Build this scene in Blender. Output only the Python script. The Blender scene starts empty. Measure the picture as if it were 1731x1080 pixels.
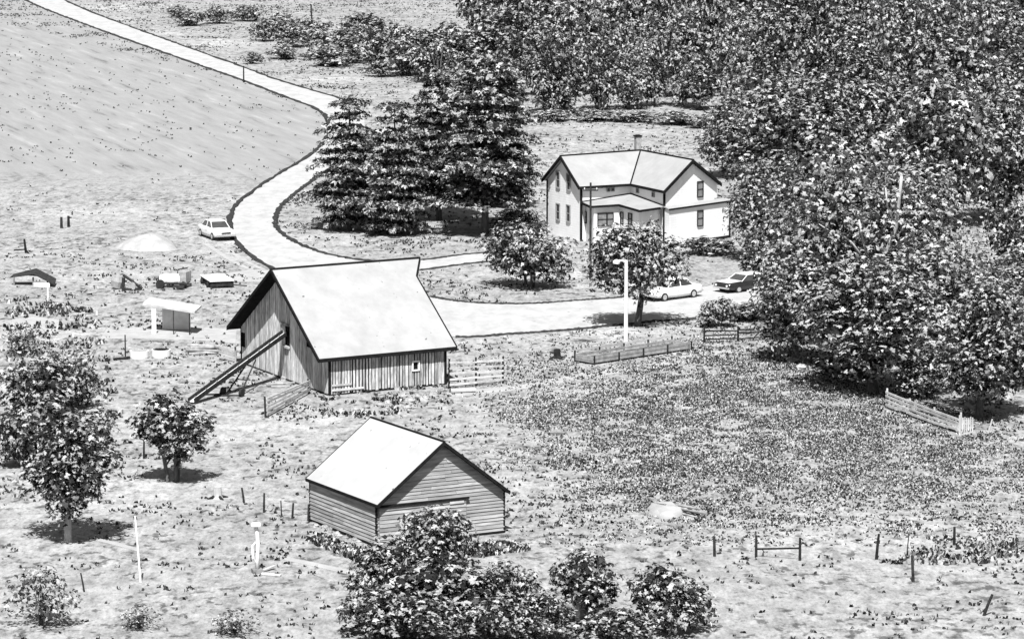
import bpy, math, random
import numpy as np
from mathutils import Vector, Matrix

R = math.radians
rnd = random.Random(11)
scene = bpy.context.scene
col = scene.collection

# ------------------------------------------------------------------ camera
F = 6600.0            # focal length in pixels of the 1731-wide photograph
H = 40.0              # eye height over the farm
PITCH = math.atan(993.0 / F)
cd = bpy.data.cameras.new("camera")
cam = bpy.data.objects.new("camera", cd)
col.objects.link(cam)
cam.location = (0, 0, H)
cam.rotation_euler = (math.pi / 2 - PITCH, 0, 0)
cd.sensor_width = 36
cd.lens = F * 36 / 1731
cd.clip_start = 1
cd.clip_end = 20000
scene.camera = cam

# ------------------------------------------------------------------ sky, sun, exposure (a black and white place: neutral light)
SUN_EL = R(57)
TO_SUN = Vector((-0.06 * math.cos(SUN_EL), -0.998 * math.cos(SUN_EL), math.sin(SUN_EL)))
world = bpy.data.worlds.new("World")
scene.world = world
world.use_nodes = True
wn = world.node_tree
wn.nodes.clear()
sky = wn.nodes.new("ShaderNodeTexSky")
sky.sky_type = 'NISHITA'
sky.sun_disc = False
sky.sun_elevation = SUN_EL
sky.sun_rotation = math.atan2(TO_SUN.x, TO_SUN.y)
tobw = wn.nodes.new("ShaderNodeRGBToBW")
bgn = wn.nodes.new("ShaderNodeBackground")
bgn.inputs["Strength"].default_value = 0.06
wo = wn.nodes.new("ShaderNodeOutputWorld")
wn.links.new(sky.outputs[0], tobw.inputs[0])
wn.links.new(tobw.outputs[0], bgn.inputs[0])
wn.links.new(bgn.outputs[0], wo.inputs[0])
sd = bpy.data.lights.new("sun", 'SUN')
sd.energy = 5.0
sd.angle = R(0.5)
sd.color = (1, 1, 1)
so = bpy.data.objects.new("sun", sd)
col.objects.link(so)
so.rotation_euler = TO_SUN.to_track_quat('Z', 'Y').to_euler()
so.location = (-10, -80, 120)
scene.view_settings.view_transform = 'Standard'
scene.view_settings.look = 'None'
scene.view_settings.exposure = 1.2
scene.view_settings.gamma = 1.0
scene.view_settings.use_curve_mapping = False

# ------------------------------------------------------------------ measuring helpers
CAMP = Vector((0, 0, H))
FW = Vector((0, math.cos(PITCH), -math.sin(PITCH)))
UP = Vector((0, math.sin(PITCH), math.cos(PITCH)))


def ray(px, py):
    return FW + Vector((1, 0, 0)) * ((px - 865.5) / F) + UP * ((540 - py) / F)


def P(px, py, z=0.0):
    d = ray(px, py)
    t = (z - H) / d.z
    return CAMP + d * t


def Zat(g, py):
    k = (540 - py) / F
    w = g[1] * (k * math.cos(PITCH) - math.sin(PITCH)) / (math.cos(PITCH) + k * math.sin(PITCH))
    return w + H


def mpp(g):            # metres per photo pixel at a ground point
    return ((Vector(g) - CAMP).dot(FW)) / F


def on_plane(px, py, p0, n):
    d = ray(px, py)
    t = (p0 - CAMP).dot(n) / d.dot(n)
    return CAMP + d * t


def flat(v):
    return Vector((v[0], v[1], 0))


def unit(v):
    return v.normalized()


# ------------------------------------------------------------------ materials
def new_mat(name):
    m = bpy.data.materials.new(name)
    m.use_nodes = True
    nt = m.node_tree
    b = nt.nodes["Principled BSDF"]
    return m, nt, b


def ramp(nt, stops):
    r = nt.nodes.new("ShaderNodeValToRGB")
    e = r.color_ramp.elements
    while len(e) > 1:
        e.remove(e[-1])
    e[0].position = stops[0][0]
    c = stops[0][1]
    e[0].color = (c, c, c, 1)
    for p, c in stops[1:]:
        x = e.new(p)
        x.color = (c, c, c, 1)
    return r


def grey(name, lo, hi, scale=2.0, rough=0.85, bump=0.0, detail=6, stretch=(1, 1, 1), vary=0.0, spec=0.2, metal=0.0,
         specks=0.0, speck_scale=1.0):
    m, nt, b = new_mat(name)
    L = nt.links.new
    tc = nt.nodes.new("ShaderNodeTexCoord")
    mp = nt.nodes.new("ShaderNodeMapping")
    mp.inputs["Scale"].default_value = stretch
    L(tc.outputs["Object"], mp.inputs[0])
    n = nt.nodes.new("ShaderNodeTexNoise")
    n.inputs["Scale"].default_value = scale
    n.inputs["Detail"].default_value = detail
    n.inputs["Roughness"].default_value = 0.65
    L(mp.outputs[0], n.inputs["Vector"])
    r = ramp(nt, [(0.3, lo), (0.7, hi)])
    L(n.outputs[0], r.inputs[0])
    out = r.outputs[0]
    if vary:
        oi = nt.nodes.new("ShaderNodeObjectInfo")
        mr = nt.nodes.new("ShaderNodeMapRange")
        mr.inputs[3].default_value = 1 - vary
        mr.inputs[4].default_value = 1 + vary
        L(oi.outputs["Random"], mr.inputs[0])
        mx = nt.nodes.new("ShaderNodeMix")
        mx.data_type = 'RGBA'
        mx.blend_type = 'MULTIPLY'
        mx.inputs[0].default_value = 1
        L(out, mx.inputs[6])
        L(mr.outputs[0], mx.inputs[7])
        out = mx.outputs[2]
    if specks:
        n2 = nt.nodes.new("ShaderNodeTexNoise")
        n2.inputs["Scale"].default_value = speck_scale
        n2.inputs["Detail"].default_value = 3
        L(tc.outputs["Object"], n2.inputs["Vector"])
        r2 = ramp(nt, [(specks, 1.0), (specks + 0.04, 0.25)])
        L(n2.outputs[0], r2.inputs[0])
        mx = nt.nodes.new("ShaderNodeMix")
        mx.data_type = 'RGBA'
        mx.blend_type = 'MULTIPLY'
        mx.inputs[0].default_value = 1
        L(out, mx.inputs[6])
        L(r2.outputs[0], mx.inputs[7])
        out = mx.outputs[2]
    L(out, b.inputs["Base Color"])
    b.inputs["Roughness"].default_value = rough
    b.inputs["Specular IOR Level"].default_value = spec
    b.inputs["Metallic"].default_value = metal
    if bump:
        bp = nt.nodes.new("ShaderNodeBump")
        bp.inputs["Strength"].default_value = bump
        bp.inputs["Distance"].default_value = 0.05
        L(n.outputs[0], bp.inputs["Height"])
        L(bp.outputs[0], b.inputs["Normal"])
    return m


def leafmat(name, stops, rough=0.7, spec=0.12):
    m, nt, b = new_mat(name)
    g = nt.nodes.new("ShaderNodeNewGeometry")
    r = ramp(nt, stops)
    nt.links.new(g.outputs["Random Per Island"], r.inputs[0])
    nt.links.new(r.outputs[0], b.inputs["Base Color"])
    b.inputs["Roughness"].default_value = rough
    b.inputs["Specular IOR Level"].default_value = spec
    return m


def ground_material():
    m, nt, b = new_mat("meadow")
    L = nt.links.new
    tc = nt.nodes.new("ShaderNodeTexCoord")

    def noise(scale, detail, rough=0.6, off=0.0, stretch=None):
        n = nt.nodes.new("ShaderNodeTexNoise")
        n.inputs["Scale"].default_value = scale
        n.inputs["Detail"].default_value = detail
        n.inputs["Roughness"].default_value = rough
        mp = nt.nodes.new("ShaderNodeMapping")
        mp.inputs["Location"].default_value = (off, off * 2, 0)
        if stretch:
            mp.inputs["Scale"].default_value = stretch
        L(tc.outputs["Object"], mp.inputs[0])
        L(mp.outputs[0], n.inputs["Vector"])
        return n

    def mul(a, c):
        mx = nt.nodes.new("ShaderNodeMix")
        mx.data_type = 'RGBA'
        mx.blend_type = 'MULTIPLY'
        mx.inputs[0].default_value = 1
        L(a, mx.inputs[6])
        L(c, mx.inputs[7])
        return mx.outputs[2]
    big = noise(0.06, 5, 0.6)
    base = ramp(nt, [(0.3, 0.185), (0.55, 0.22), (0.72, 0.28)])
    L(big.outputs[0], base.inputs[0])
    fine = noise(0.9, 6, 0.7, 7, (1.0, 0.5, 1.0))
    fr = ramp(nt, [(0.30, 0.50), (0.5, 1.0), (0.70, 1.35)])
    L(fine.outputs[0], fr.inputs[0])
    c = mul(base.outputs[0], fr.outputs[0])
    blades = noise(4.5, 5, 0.75, 13, (1.0, 0.35, 1.0))
    br = ramp(nt, [(0.32, 0.62), (0.5, 1.0), (0.68, 1.25)])
    L(blades.outputs[0], br.inputs[0])
    c = mul(c, br.outputs[0])
    dab = noise(1.5, 4, 0.6, 31, (1.0, 0.6, 1.0))
    patch = noise(0.11, 3, 0.6, 3)
    ad = nt.nodes.new("ShaderNodeMath")
    ad.operation = 'MULTIPLY_ADD'
    L(patch.outputs[0], ad.inputs[0])
    ad.inputs[1].default_value = 0.35
    L(dab.outputs[0], ad.inputs[2])
    dr = ramp(nt, [(0.0, 1.0), (0.73, 1.0), (0.82, 0.36)])
    L(ad.outputs[0], dr.inputs[0])
    c = mul(c, dr.outputs[0])
    # furrowed hay field left of the upper road: finer, darker, ploughed parallel to the road
    pa, pb = P(175, 53), P(361, 119)
    dv = (pa - pb).normalized()
    pn = Vector((-dv.y, dv.x, 0))          # to the left of the road, seen from the farm
    if pn.x > 0:
        pn = -pn

    def dotc(v, k):
        d = nt.nodes.new("ShaderNodeVectorMath")
        d.operation = 'DOT_PRODUCT'
        L(tc.outputs["Object"], d.inputs[0])
        d.inputs[1].default_value = v
        a = nt.nodes.new("ShaderNodeMath")
        a.operation = 'ADD'
        L(d.outputs["Value"], a.inputs[0])
        a.inputs[1].default_value = k
        return a.outputs[0]

    def smooth(v, lo, hi):
        q = nt.nodes.new("ShaderNodeMapRange")
        q.interpolation_type = 'SMOOTHSTEP'
        q.inputs[1].default_value = lo
        q.inputs[2].default_value = hi
        L(v, q.inputs[0])
        return q.outputs[0]
    side = smooth(dotc(pn, -pn.dot(pa) + 2.0), 0.0, 4.0)
    far = smooth(dotc(Vector((0, 1, 0)), 0.0), 335, 365)
    mk = nt.nodes.new("ShaderNodeMath")
    mk.operation = 'MULTIPLY'
    L(side, mk.inputs[0])
    L(far, mk.inputs[1])
    west = smooth(dotc(Vector((-1, 0, 0)), 0.0), 14.5, 17.5)
    mk2 = nt.nodes.new("ShaderNodeMath")
    mk2.operation = 'MULTIPLY'
    L(mk.outputs[0], mk2.inputs[0])
    L(west, mk2.inputs[1])
    mk = mk2
    sp = nt.nodes.new("ShaderNodeCombineXYZ")
    L(dotc(pn, 0.0), sp.inputs[0])
    dy = nt.nodes.new("ShaderNodeMath")
    dy.operation = 'MULTIPLY'
    L(dotc(dv, 0.0), dy.inputs[0])
    dy.inputs[1].default_value = 0.10
    L(dy.outputs[0], sp.inputs[1])
    fu = nt.nodes.new("ShaderNodeTexNoise")
    fu.inputs["Scale"].default_value = 0.75
    fu.inputs["Detail"].default_value = 5
    fu.inputs["Roughness"].default_value = 0.6
    L(sp.outputs[0], fu.inputs["Vector"])
    fur = ramp(nt, [(0.28, 0.09), (0.40, 0.175), (0.60, 0.205), (0.75, 0.26)])
    L(fu.outputs[0], fur.inputs[0])
    fc = nt.nodes.new("ShaderNodeMix")
    fc.data_type = 'RGBA'
    L(mk.outputs[0], fc.inputs[0])
    L(c, fc.inputs[6])
    L(fur.outputs[0], fc.inputs[7])
    c = fc.outputs[2]
    L(c, b.inputs["Base Color"])
    b.inputs["Roughness"].default_value = 0.95
    b.inputs["Specular IOR Level"].default_value = 0.1
    bp = nt.nodes.new("ShaderNodeBump")
    bp.inputs["Strength"].default_value = 0.55
    bp.inputs["Distance"].default_value = 0.18
    L(fine.outputs[0], bp.inputs["Height"])
    L(bp.outputs[0], b.inputs["Normal"])
    return m


M = {}
M['meadow'] = ground_material()
M['gravel'] = grey('gravel', 0.225, 0.335, 0.8, 0.95, 0.5, 10, (1, .5, 1), specks=0.70, speck_scale=2.2)
M['path'] = grey('bare_path', 0.20, 0.30, 1.0, 0.95, 0.3, 8)
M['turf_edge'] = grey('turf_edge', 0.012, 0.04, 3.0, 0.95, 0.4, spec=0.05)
M['roof_white'] = grey('pale_roof', 0.205, 0.275, 0.7, 0.75, 0.15, 10, (1, 1, .5), specks=0.705, speck_scale=3.0)
M['roof_tin'] = grey('tin_roof', 0.265, 0.33, 0.6, 0.6, 0.05, 8, specks=0.73, speck_scale=3.0)
M['roof_house'] = grey('shingle_roof', 0.205, 0.26, 0.8, 0.8, 0.1, 8, specks=0.74, speck_scale=1.2)
M['tar'] = grey('tar_trim', 0.006, 0.016, 3, 0.95, spec=0.03)  # dark trim; also the painted shade under the barn and shed slopes
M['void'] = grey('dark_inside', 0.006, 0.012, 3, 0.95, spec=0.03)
M['barn_wood'] = grey('barn_wood', 0.10, 0.60, 1.4, 0.9, 0.3, 8, (6, 6, 0.9), vary=0.3)
M['shed_wood'] = grey('shed_wood', 0.13, 0.33, 1.0, 0.9, 0.3, 8, (0.8, 0.8, 9), vary=0.25)
M['old_wood'] = grey('old_wood', 0.10, 0.32, 2.0, 0.9, 0.3, 8, vary=0.3)
M['pale_wood'] = grey('pale_wood', 0.26, 0.46, 2.0, 0.9, 0.2, 8, vary=0.2)
M['dark_wood'] = grey('dark_wood', 0.008, 0.035, 4.0, 0.95, 0.3, 8, vary=0.3, spec=0.05)
M['bark'] = grey('bark', 0.03, 0.12, 3.0, 0.95, 0.5, 8, (4, 4, 1))
M['pale_bark'] = grey('pale_bark', 0.22, 0.45, 3.0, 0.9, 0.3, 8, (4, 4, 1))
M['clapboard'] = grey('clapboard', 0.60, 0.74, 0.8, 0.7, 0.0, 8, (1, 1, .4))


def add_courses(m, dens, strength):
    nt = m.node_tree
    b = nt.nodes["Principled BSDF"]
    tc = nt.nodes.new("ShaderNodeTexCoord")
    w = nt.nodes.new("ShaderNodeTexWave")
    w.bands_direction = 'Z'
    w.wave_profile = 'SAW'
    w.inputs["Scale"].default_value = dens
    nt.links.new(tc.outputs["Object"], w.inputs["Vector"])
    bp = nt.nodes.new("ShaderNodeBump")
    bp.inputs["Strength"].default_value = strength
    bp.inputs["Distance"].default_value = 0.05
    nt.links.new(w.outputs["Fac"], bp.inputs["Height"])
    nt.links.new(bp.outputs[0], b.inputs["Normal"])


add_courses(M['clapboard'], 1.6, 0.35)
add_courses(M['roof_house'], 1.9, 0.25)
M['white_paint'] = grey('white_paint', 0.52, 0.66, 0.7, 0.7, 0.0, 6)
M['pale_metal'] = grey('pale_metal', 0.45, 0.65, 2, 0.5, 0.0)
M['dark_metal'] = grey('dark_metal', 0.010, 0.035, 4, 0.8, 0.1, spec=0.1)
M['grey_metal'] = grey('grey_metal', 0.15, 0.3, 3, 0.6, 0.1)
M['stone'] = grey('stone', 0.13, 0.30, 2.5, 0.95, 0.5, 8, vary=0.3)
M['sand'] = grey('sand', 0.20, 0.30, 1.2, 0.95, 0.8, 8)
M['brick'] = grey('chimney_brick', 0.14, 0.30, 5, 0.9, 0.3)
M['car_white'] = grey('car_white', 0.62, 0.7, 1, 0.25, 0, 2, spec=0.5)
M['car_pale'] = grey('car_pale', 0.50, 0.58, 1, 0.3, 0, 2, spec=0.5)
M['car_dark'] = grey('car_dark', 0.010, 0.016, 1, 0.2, 0, 2, spec=0.6)
M['tyre'] = grey('tyre', 0.012, 0.025, 5, 0.9)
M['chrome'] = grey('chrome', 0.55, 0.65, 2, 0.25, 0, 2, metal=0.8)
M['glass'] = grey('window_glass', 0.03, 0.05, 1, 0.12, 0, 2, spec=0.5)
M['pane_grey'] = grey('curtained_pane', 0.10, 0.2, 2, 0.3, 0, 2, spec=0.5)
M['leaf_near'] = leafmat('leaf_near', [(0.0, 0.006), (0.46, 0.012), (0.53, 0.12), (0.75, 0.21), (1.0, 0.34)])  # random crown tones; the near-black share paints in shaded gaps between sprays
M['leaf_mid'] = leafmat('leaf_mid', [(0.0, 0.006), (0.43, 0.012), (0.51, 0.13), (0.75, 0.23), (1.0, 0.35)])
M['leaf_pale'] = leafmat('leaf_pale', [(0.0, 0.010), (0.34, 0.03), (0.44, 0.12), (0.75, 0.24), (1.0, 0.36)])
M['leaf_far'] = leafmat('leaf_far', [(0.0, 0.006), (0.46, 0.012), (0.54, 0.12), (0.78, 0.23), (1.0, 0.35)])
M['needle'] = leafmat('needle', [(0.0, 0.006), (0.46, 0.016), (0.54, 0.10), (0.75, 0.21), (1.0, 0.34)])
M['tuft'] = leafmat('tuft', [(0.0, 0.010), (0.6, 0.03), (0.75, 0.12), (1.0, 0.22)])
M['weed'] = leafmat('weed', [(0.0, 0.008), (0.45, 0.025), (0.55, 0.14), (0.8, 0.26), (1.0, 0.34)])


# ------------------------------------------------------------------ mesh helpers
class MB:
    def __init__(self, origin=(0, 0, 0)):
        self.v = []
        self.f = []
        self.o = Vector(origin)

    def add(self, vs, fs):
        k = len(self.v)
        for p in vs:
            p = Vector(p) - self.o
            self.v.append((p.x, p.y, p.z))
        for f in fs:
            self.f.append(tuple(i + k for i in f))
        return self

    def box(self, p, a, b, c):
        """parallelepiped from corner p along vectors a, b, c"""
        p, a, b, c = Vector(p), Vector(a), Vector(b), Vector(c)
        if a.cross(b).dot(c) < 0:
            a, b = b, a
        vs = [p, p + a, p + a + b, p + b, p + c, p + a + c, p + a + b + c, p + b + c]
        return self.add(vs, [(3, 2, 1, 0), (4, 5, 6, 7), (0, 1, 5, 4), (1, 2, 6, 5), (2, 3, 7, 6), (3, 0, 4, 7)])

    def cbox(self, c, sx, sy, sz, rz=0.0):
        ca, sa = math.cos(rz), math.sin(rz)
        a = Vector((ca, sa, 0)) * sx
        b = Vector((-sa, ca, 0)) * sy
        cc = Vector((0, 0, sz))
        return self.box(Vector(c) - a / 2 - b / 2 - cc / 2, a, b, cc)

    def prism(self, poly, ext):
        poly = [Vector(p) for p in poly]
        ext = Vector(ext)
        n = len(poly)
        nv = Vector((0, 0, 0))
        for i in range(n):
            nv += poly[i].cross(poly[(i + 1) % n])
        if nv.dot(ext) > 0:
            poly = poly[::-1]
        vs = poly + [p + ext for p in poly]
        fs = [tuple(range(n)), tuple(range(2 * n - 1, n - 1, -1))]
        for i in range(n):
            j = (i + 1) % n
            fs.append((j, i, i + n, j + n))
        return self.add(vs, fs)

    def tube(self, pts, rs, n=7, caps=True):
        pts = [Vector(p) for p in pts]
        if not hasattr(rs, '__len__'):
            rs = [rs] * len(pts)
        rings = []
        vs = []
        for i, p in enumerate(pts):
            if i == 0:
                d = pts[1] - pts[0]
            elif i == len(pts) - 1:
                d = pts[-1] - pts[-2]
            else:
                d = pts[i + 1] - pts[i - 1]
            d.normalize()
            x = d.orthogonal().normalized() if abs(d.z) > 0.95 else Vector((0, 0, 1)).cross(d).normalized()
            if abs(d.z) > 0.95:
                x = Vector((1, 0, 0)) - d * d.x
                x.normalize()
            y = d.cross(x)
            for k in range(n):
                a = 2 * math.pi * k / n
                vs.append(p + (x * math.cos(a) + y * math.sin(a)) * rs[i])
        fs = []
        for i in range(len(pts) - 1):
            for k in range(n):
                l = (k + 1) % n
                fs.append((i * n + k, i * n + l, (i + 1) * n + l, (i + 1) * n + k))
        if caps:
            fs.append(tuple(range(n - 1, -1, -1)))
            b = (len(pts) - 1) * n
            fs.append(tuple(range(b, b + n)))
        return self.add(vs, fs)

    def disc_x(self, c, axis, r, t, n=16):
        axis = Vector(axis).normalized()
        return self.tube([Vector(c) - axis * t / 2, Vector(c) + axis * t / 2], [r, r], n)

    def build(self, name, mat, parent=None, smooth=False, label=None):
        me = bpy.data.meshes.new(name)
        me.from_pydata(self.v, [], self.f)
        me.update()
        if smooth:
            me.polygons.foreach_set("use_smooth", [True] * len(me.polygons))
        me.materials.append(M[mat] if isinstance(mat, str) else mat)
        o = bpy.data.objects.new(name, me)
        col.objects.link(o)
        if parent is not None:
            o.parent = parent
        if label:
            o['label'] = label
        return o


def place(o, loc):
    o.location = loc
    return o


def tag(o, label, cat, group=None):
    o['label'] = label
    o['category'] = cat
    if group:
        o['group'] = group
    return o


def thing(name, loc, label, cat, group=None):
    o = bpy.data.objects.new(name, None)
    col.objects.link(o)
    o.empty_display_size = 0.5
    o.location = loc
    return tag(o, label, cat, group)


def copy_thing(src, label=None):
    c = src.copy()
    col.objects.link(c)
    if label:
        c['label'] = label
    for ch in src.children:
        k = ch.copy()
        col.objects.link(k)
        k.parent = c
        for g in ch.children:
            q = g.copy()
            col.objects.link(q)
            q.parent = k
    return c


def np_mesh(name, verts, quads, mat, parent=None, tri=False):
    k = 3 if tri else 4
    me = bpy.data.meshes.new(name)
    nv, nf = len(verts), len(quads)
    me.vertices.add(nv)
    me.vertices.foreach_set("co", np.asarray(verts, dtype=np.float32).ravel())
    me.loops.add(nf * k)
    me.loops.foreach_set("vertex_index", np.asarray(quads, dtype=np.int32).ravel())
    me.polygons.add(nf)
    me.polygons.foreach_set("loop_start", np.arange(0, nf * k, k, dtype=np.int32))
    me.polygons.foreach_set("loop_total", np.full(nf, k, dtype=np.int32))
    me.update(calc_edges=True)
    me.validate()
    me.materials.append(M[mat])
    o = bpy.data.objects.new(name, me)
    col.objects.link(o)
    if parent is not None:
        o.parent = parent
    return o


def structure(o):
    o['kind'] = 'structure'
    return o


# ------------------------------------------------------------------ ground
def spaced(stops):
    out = []
    for a, b, st in stops:
        n = max(1, int(round((b - a) / st)))
        out += [a + (b - a) * i / n for i in range(n)]
    out.append(stops[-1][1])
    return out


gx = spaced([(-6000, -600, 900), (-600, -120, 60), (-120, 120, 12), (120, 600, 60), (600, 6000, 900)])
gy = spaced([(-800, 100, 90), (100, 700, 12), (700, 2000, 130), (2000, 15000, 1300)])
gv = [(x, y, 0) for y in gy for x in gx]
nx = len(gx)
gq = [(j * nx + i, j * nx + i + 1, (j + 1) * nx + i + 1, (j + 1) * nx + i) for j in range(len(gy) - 1) for i in range(nx - 1)]
structure(np_mesh('ground', gv, gq, 'meadow'))


def catmull(pts, sub=6):
    pts = [Vector(p) for p in pts]
    out = []
    for i in range(len(pts) - 1):
        p0 = pts[max(i - 1, 0)]
        p1, p2 = pts[i], pts[i + 1]
        p3 = pts[min(i + 2, len(pts) - 1)]
        for k in range(sub):
            t = k / sub
            out.append(0.5 * ((2 * p1) + (p2 - p0) * t + (2 * p0 - 5 * p1 + 4 * p2 - p3) * t * t + (3 * p1 - p0 - 3 * p2 + p3) * t ** 3))
    out.append(pts[-1])
    return out


def spline_px(pxs, sub=6):
    return [P(q.x, q.y) for q in catmull([Vector((x, y, 0)) for x, y in pxs], sub)]


def resample(pts, n):
    ds = [0]
    for i in range(1, len(pts)):
        ds.append(ds[-1] + (pts[i] - pts[i - 1]).length)
    out = []
    j = 0
    for k in range(n):
        t = ds[-1] * k / (n - 1)
        while j < len(pts) - 2 and ds[j + 1] < t:
            j += 1
        seg = ds[j + 1] - ds[j]
        out.append(pts[j].lerp(pts[j + 1], (t - ds[j]) / seg if seg else 0))
    return out


def sheet(name, left, right, z, mat, n=80):
    a, b = resample(left, n), resample(right, n)
    vs, fs = [], []
    K = 5
    for i in range(n):
        for k in range(K + 1):
            p = a[i].lerp(b[i], k / K)
            vs.append((p.x, p.y, z))
    for i in range(n - 1):
        for k in range(K):
            q = i * (K + 1) + k
            fs.append((q, q + 1, q + K + 2, q + K + 1))
    o = np_mesh(name, vs, fs, mat)
    me = o.data
    # make it face upwards
    if me.polygons[0].normal.z < 0:
        me.flip_normals()
    return structure(o)


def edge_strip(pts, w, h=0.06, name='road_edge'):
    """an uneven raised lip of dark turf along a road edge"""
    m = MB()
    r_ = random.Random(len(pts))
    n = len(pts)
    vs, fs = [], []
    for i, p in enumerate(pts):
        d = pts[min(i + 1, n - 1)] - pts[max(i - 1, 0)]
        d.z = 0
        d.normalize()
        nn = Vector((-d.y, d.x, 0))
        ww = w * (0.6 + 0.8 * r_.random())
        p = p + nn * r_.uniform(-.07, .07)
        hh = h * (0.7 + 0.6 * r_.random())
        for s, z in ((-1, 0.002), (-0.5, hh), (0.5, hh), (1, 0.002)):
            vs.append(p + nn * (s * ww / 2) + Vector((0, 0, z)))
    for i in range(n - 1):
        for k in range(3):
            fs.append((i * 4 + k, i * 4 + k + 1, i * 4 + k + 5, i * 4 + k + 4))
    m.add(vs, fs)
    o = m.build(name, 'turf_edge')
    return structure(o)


left_px = [(20, -12), (72, 14), (175, 53), (270, 87), (361, 119), (420, 140), (484, 165), (525, 180), (548, 194), (556, 211),
           (553, 230), (540, 249), (515, 268), (462, 300), (425, 325), (400, 346), (390, 366), (390, 390), (400, 410),
           (426, 433), (455, 451), (490, 470), (530, 492)]
right_px = [(85, -12), (133, 12), (205, 40), (310, 78), (411, 114), (462, 133), (530, 154), (575, 167), (603, 184), (616, 205),
            (612, 228), (598, 252), (572, 276), (530, 304), (498, 328), (474, 350), (465, 372), (472, 390), (497, 408),
            (534, 424), (577, 435), (620, 441), (665, 445)]
le, re_ = spline_px(left_px), spline_px(right_px)
sheet('road', le, re_, 0.020, 'gravel', 140)
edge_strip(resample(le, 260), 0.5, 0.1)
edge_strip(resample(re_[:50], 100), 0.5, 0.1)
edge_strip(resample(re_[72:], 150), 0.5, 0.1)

dr_u = spline_px([(640, 444), (713, 440), (800, 429), (870, 428), (930, 428)])
dr_l = spline_px([(640, 462), (710, 457), (800, 445), (870, 440), (930, 439)])
sheet('driveway', dr_u, dr_l, 0.012, 'gravel', 30)
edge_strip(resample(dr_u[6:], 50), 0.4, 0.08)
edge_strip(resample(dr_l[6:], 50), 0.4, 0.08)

yd_u = spline_px([(560, 452), (640, 476), (730, 502), (800, 512), (891, 514), (983, 508), (1050, 503), (1120, 492), (1200, 484), (1290, 470), (1370, 462)])
yd_l = spline_px([(500, 480), (600, 560), (770, 570), (860, 565), (960, 558), (1050, 549), (1110, 543), (1187, 537), (1240, 520), (1300, 512), (1370, 505)])
sheet('yard', yd_u, yd_l, 0.028, 'gravel', 80)
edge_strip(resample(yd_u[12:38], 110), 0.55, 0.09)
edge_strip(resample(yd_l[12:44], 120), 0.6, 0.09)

for off in (0, 22):
    c = [(348 + off, 412), (372 + off, 428), (398 + off, 444), (425 + off, 456)]
    sheet('wheel_track', spline_px([(x - 5, y) for x, y in c]), spline_px([(x + 5, y) for x, y in c]), 0.006, 'path', 20)
sheet('footpath', spline_px([(470, 938), (530, 950), (605, 966)]), spline_px([(470, 944), (530, 957), (605, 974)]), 0.006, 'path', 20)
sheet('footpath', spline_px([(128, 903), (180, 912), (236, 927)]), spline_px([(128, 907), (178, 917), (234, 932)]), 0.006, 'path', 20)
sheet('cattle_track', spline_px([(760, 662), (880, 650), (1000, 628), (1140, 604), (1260, 585)]),
      spline_px([(760, 672), (880, 658), (1000, 638), (1140, 616), (1260, 594)]), 0.006, 'path', 40)
sheet('bare_patch', spline_px([(180, 556), (300, 552), (400, 556)]), spline_px([(170, 572), (300, 574), (398, 580)]), 0.006, 'path', 20)
sheet('bare_patch', spline_px([(385, 462), (430, 456), (470, 458)]), spline_px([(380, 478), (425, 476), (470, 480)]), 0.008, 'path', 12)
sheet('bare_patch', spline_px([(20, 540), (60, 536), (100, 541)]), spline_px([(20, 565), (60, 568), (100, 562)]), 0.006, 'path', 12)


# ------------------------------------------------------------------ board walls
def plank_wall(parent, o, p0, d, n, length, topf, openings, w, mat, gap=(0.03, 0.08), thick=0.035, zb=0.0, name='plank'):
    """vertical boards from p0 along unit d; n is the outward normal; topf(a) gives the top height at a"""
    a = 0.0
    while a < length - 0.03:
        bw = min(w * rnd.uniform(0.85, 1.2), length - a)
        g = rnd.uniform(*gap)
        a0, a1 = a, a + bw - g
        a += bw
        if a1 - a0 < 0.04:
            continue
        mid = (a0 + a1) / 2
        segs = [[zb + rnd.uniform(0.0, 0.10), None]]
        for (x0, x1, z0, z1) in openings:
            if x0 < mid < x1:
                ns = []
                for s in segs:
                    if s[1] is None:
                        if z0 - s[0] > 0.12:
                            ns.append([s[0], z0])
                        ns.append([z1, None])
                    else:
                        ns.append(s)
                segs = ns
        for s0, s1 in segs:
            t0, t1 = (topf(a0), topf(a1)) if s1 is None else (s1, s1)
            if min(t0, t1) - s0 < 0.08:
                continue
            th = thick * rnd.uniform(0.7, 1.4)
            q = p0 + n * 0.012
            poly = [q + d * a0 + Vector((0, 0, s0)), q + d * a1 + Vector((0, 0, s0 + rnd.uniform(-.02, .02))),
                    q + d * a1 + Vector((0, 0, t1)), q + d * a0 + Vector((0, 0, t0))]
            MB(o).prism(poly, n * th).build(name, mat, parent)


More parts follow.
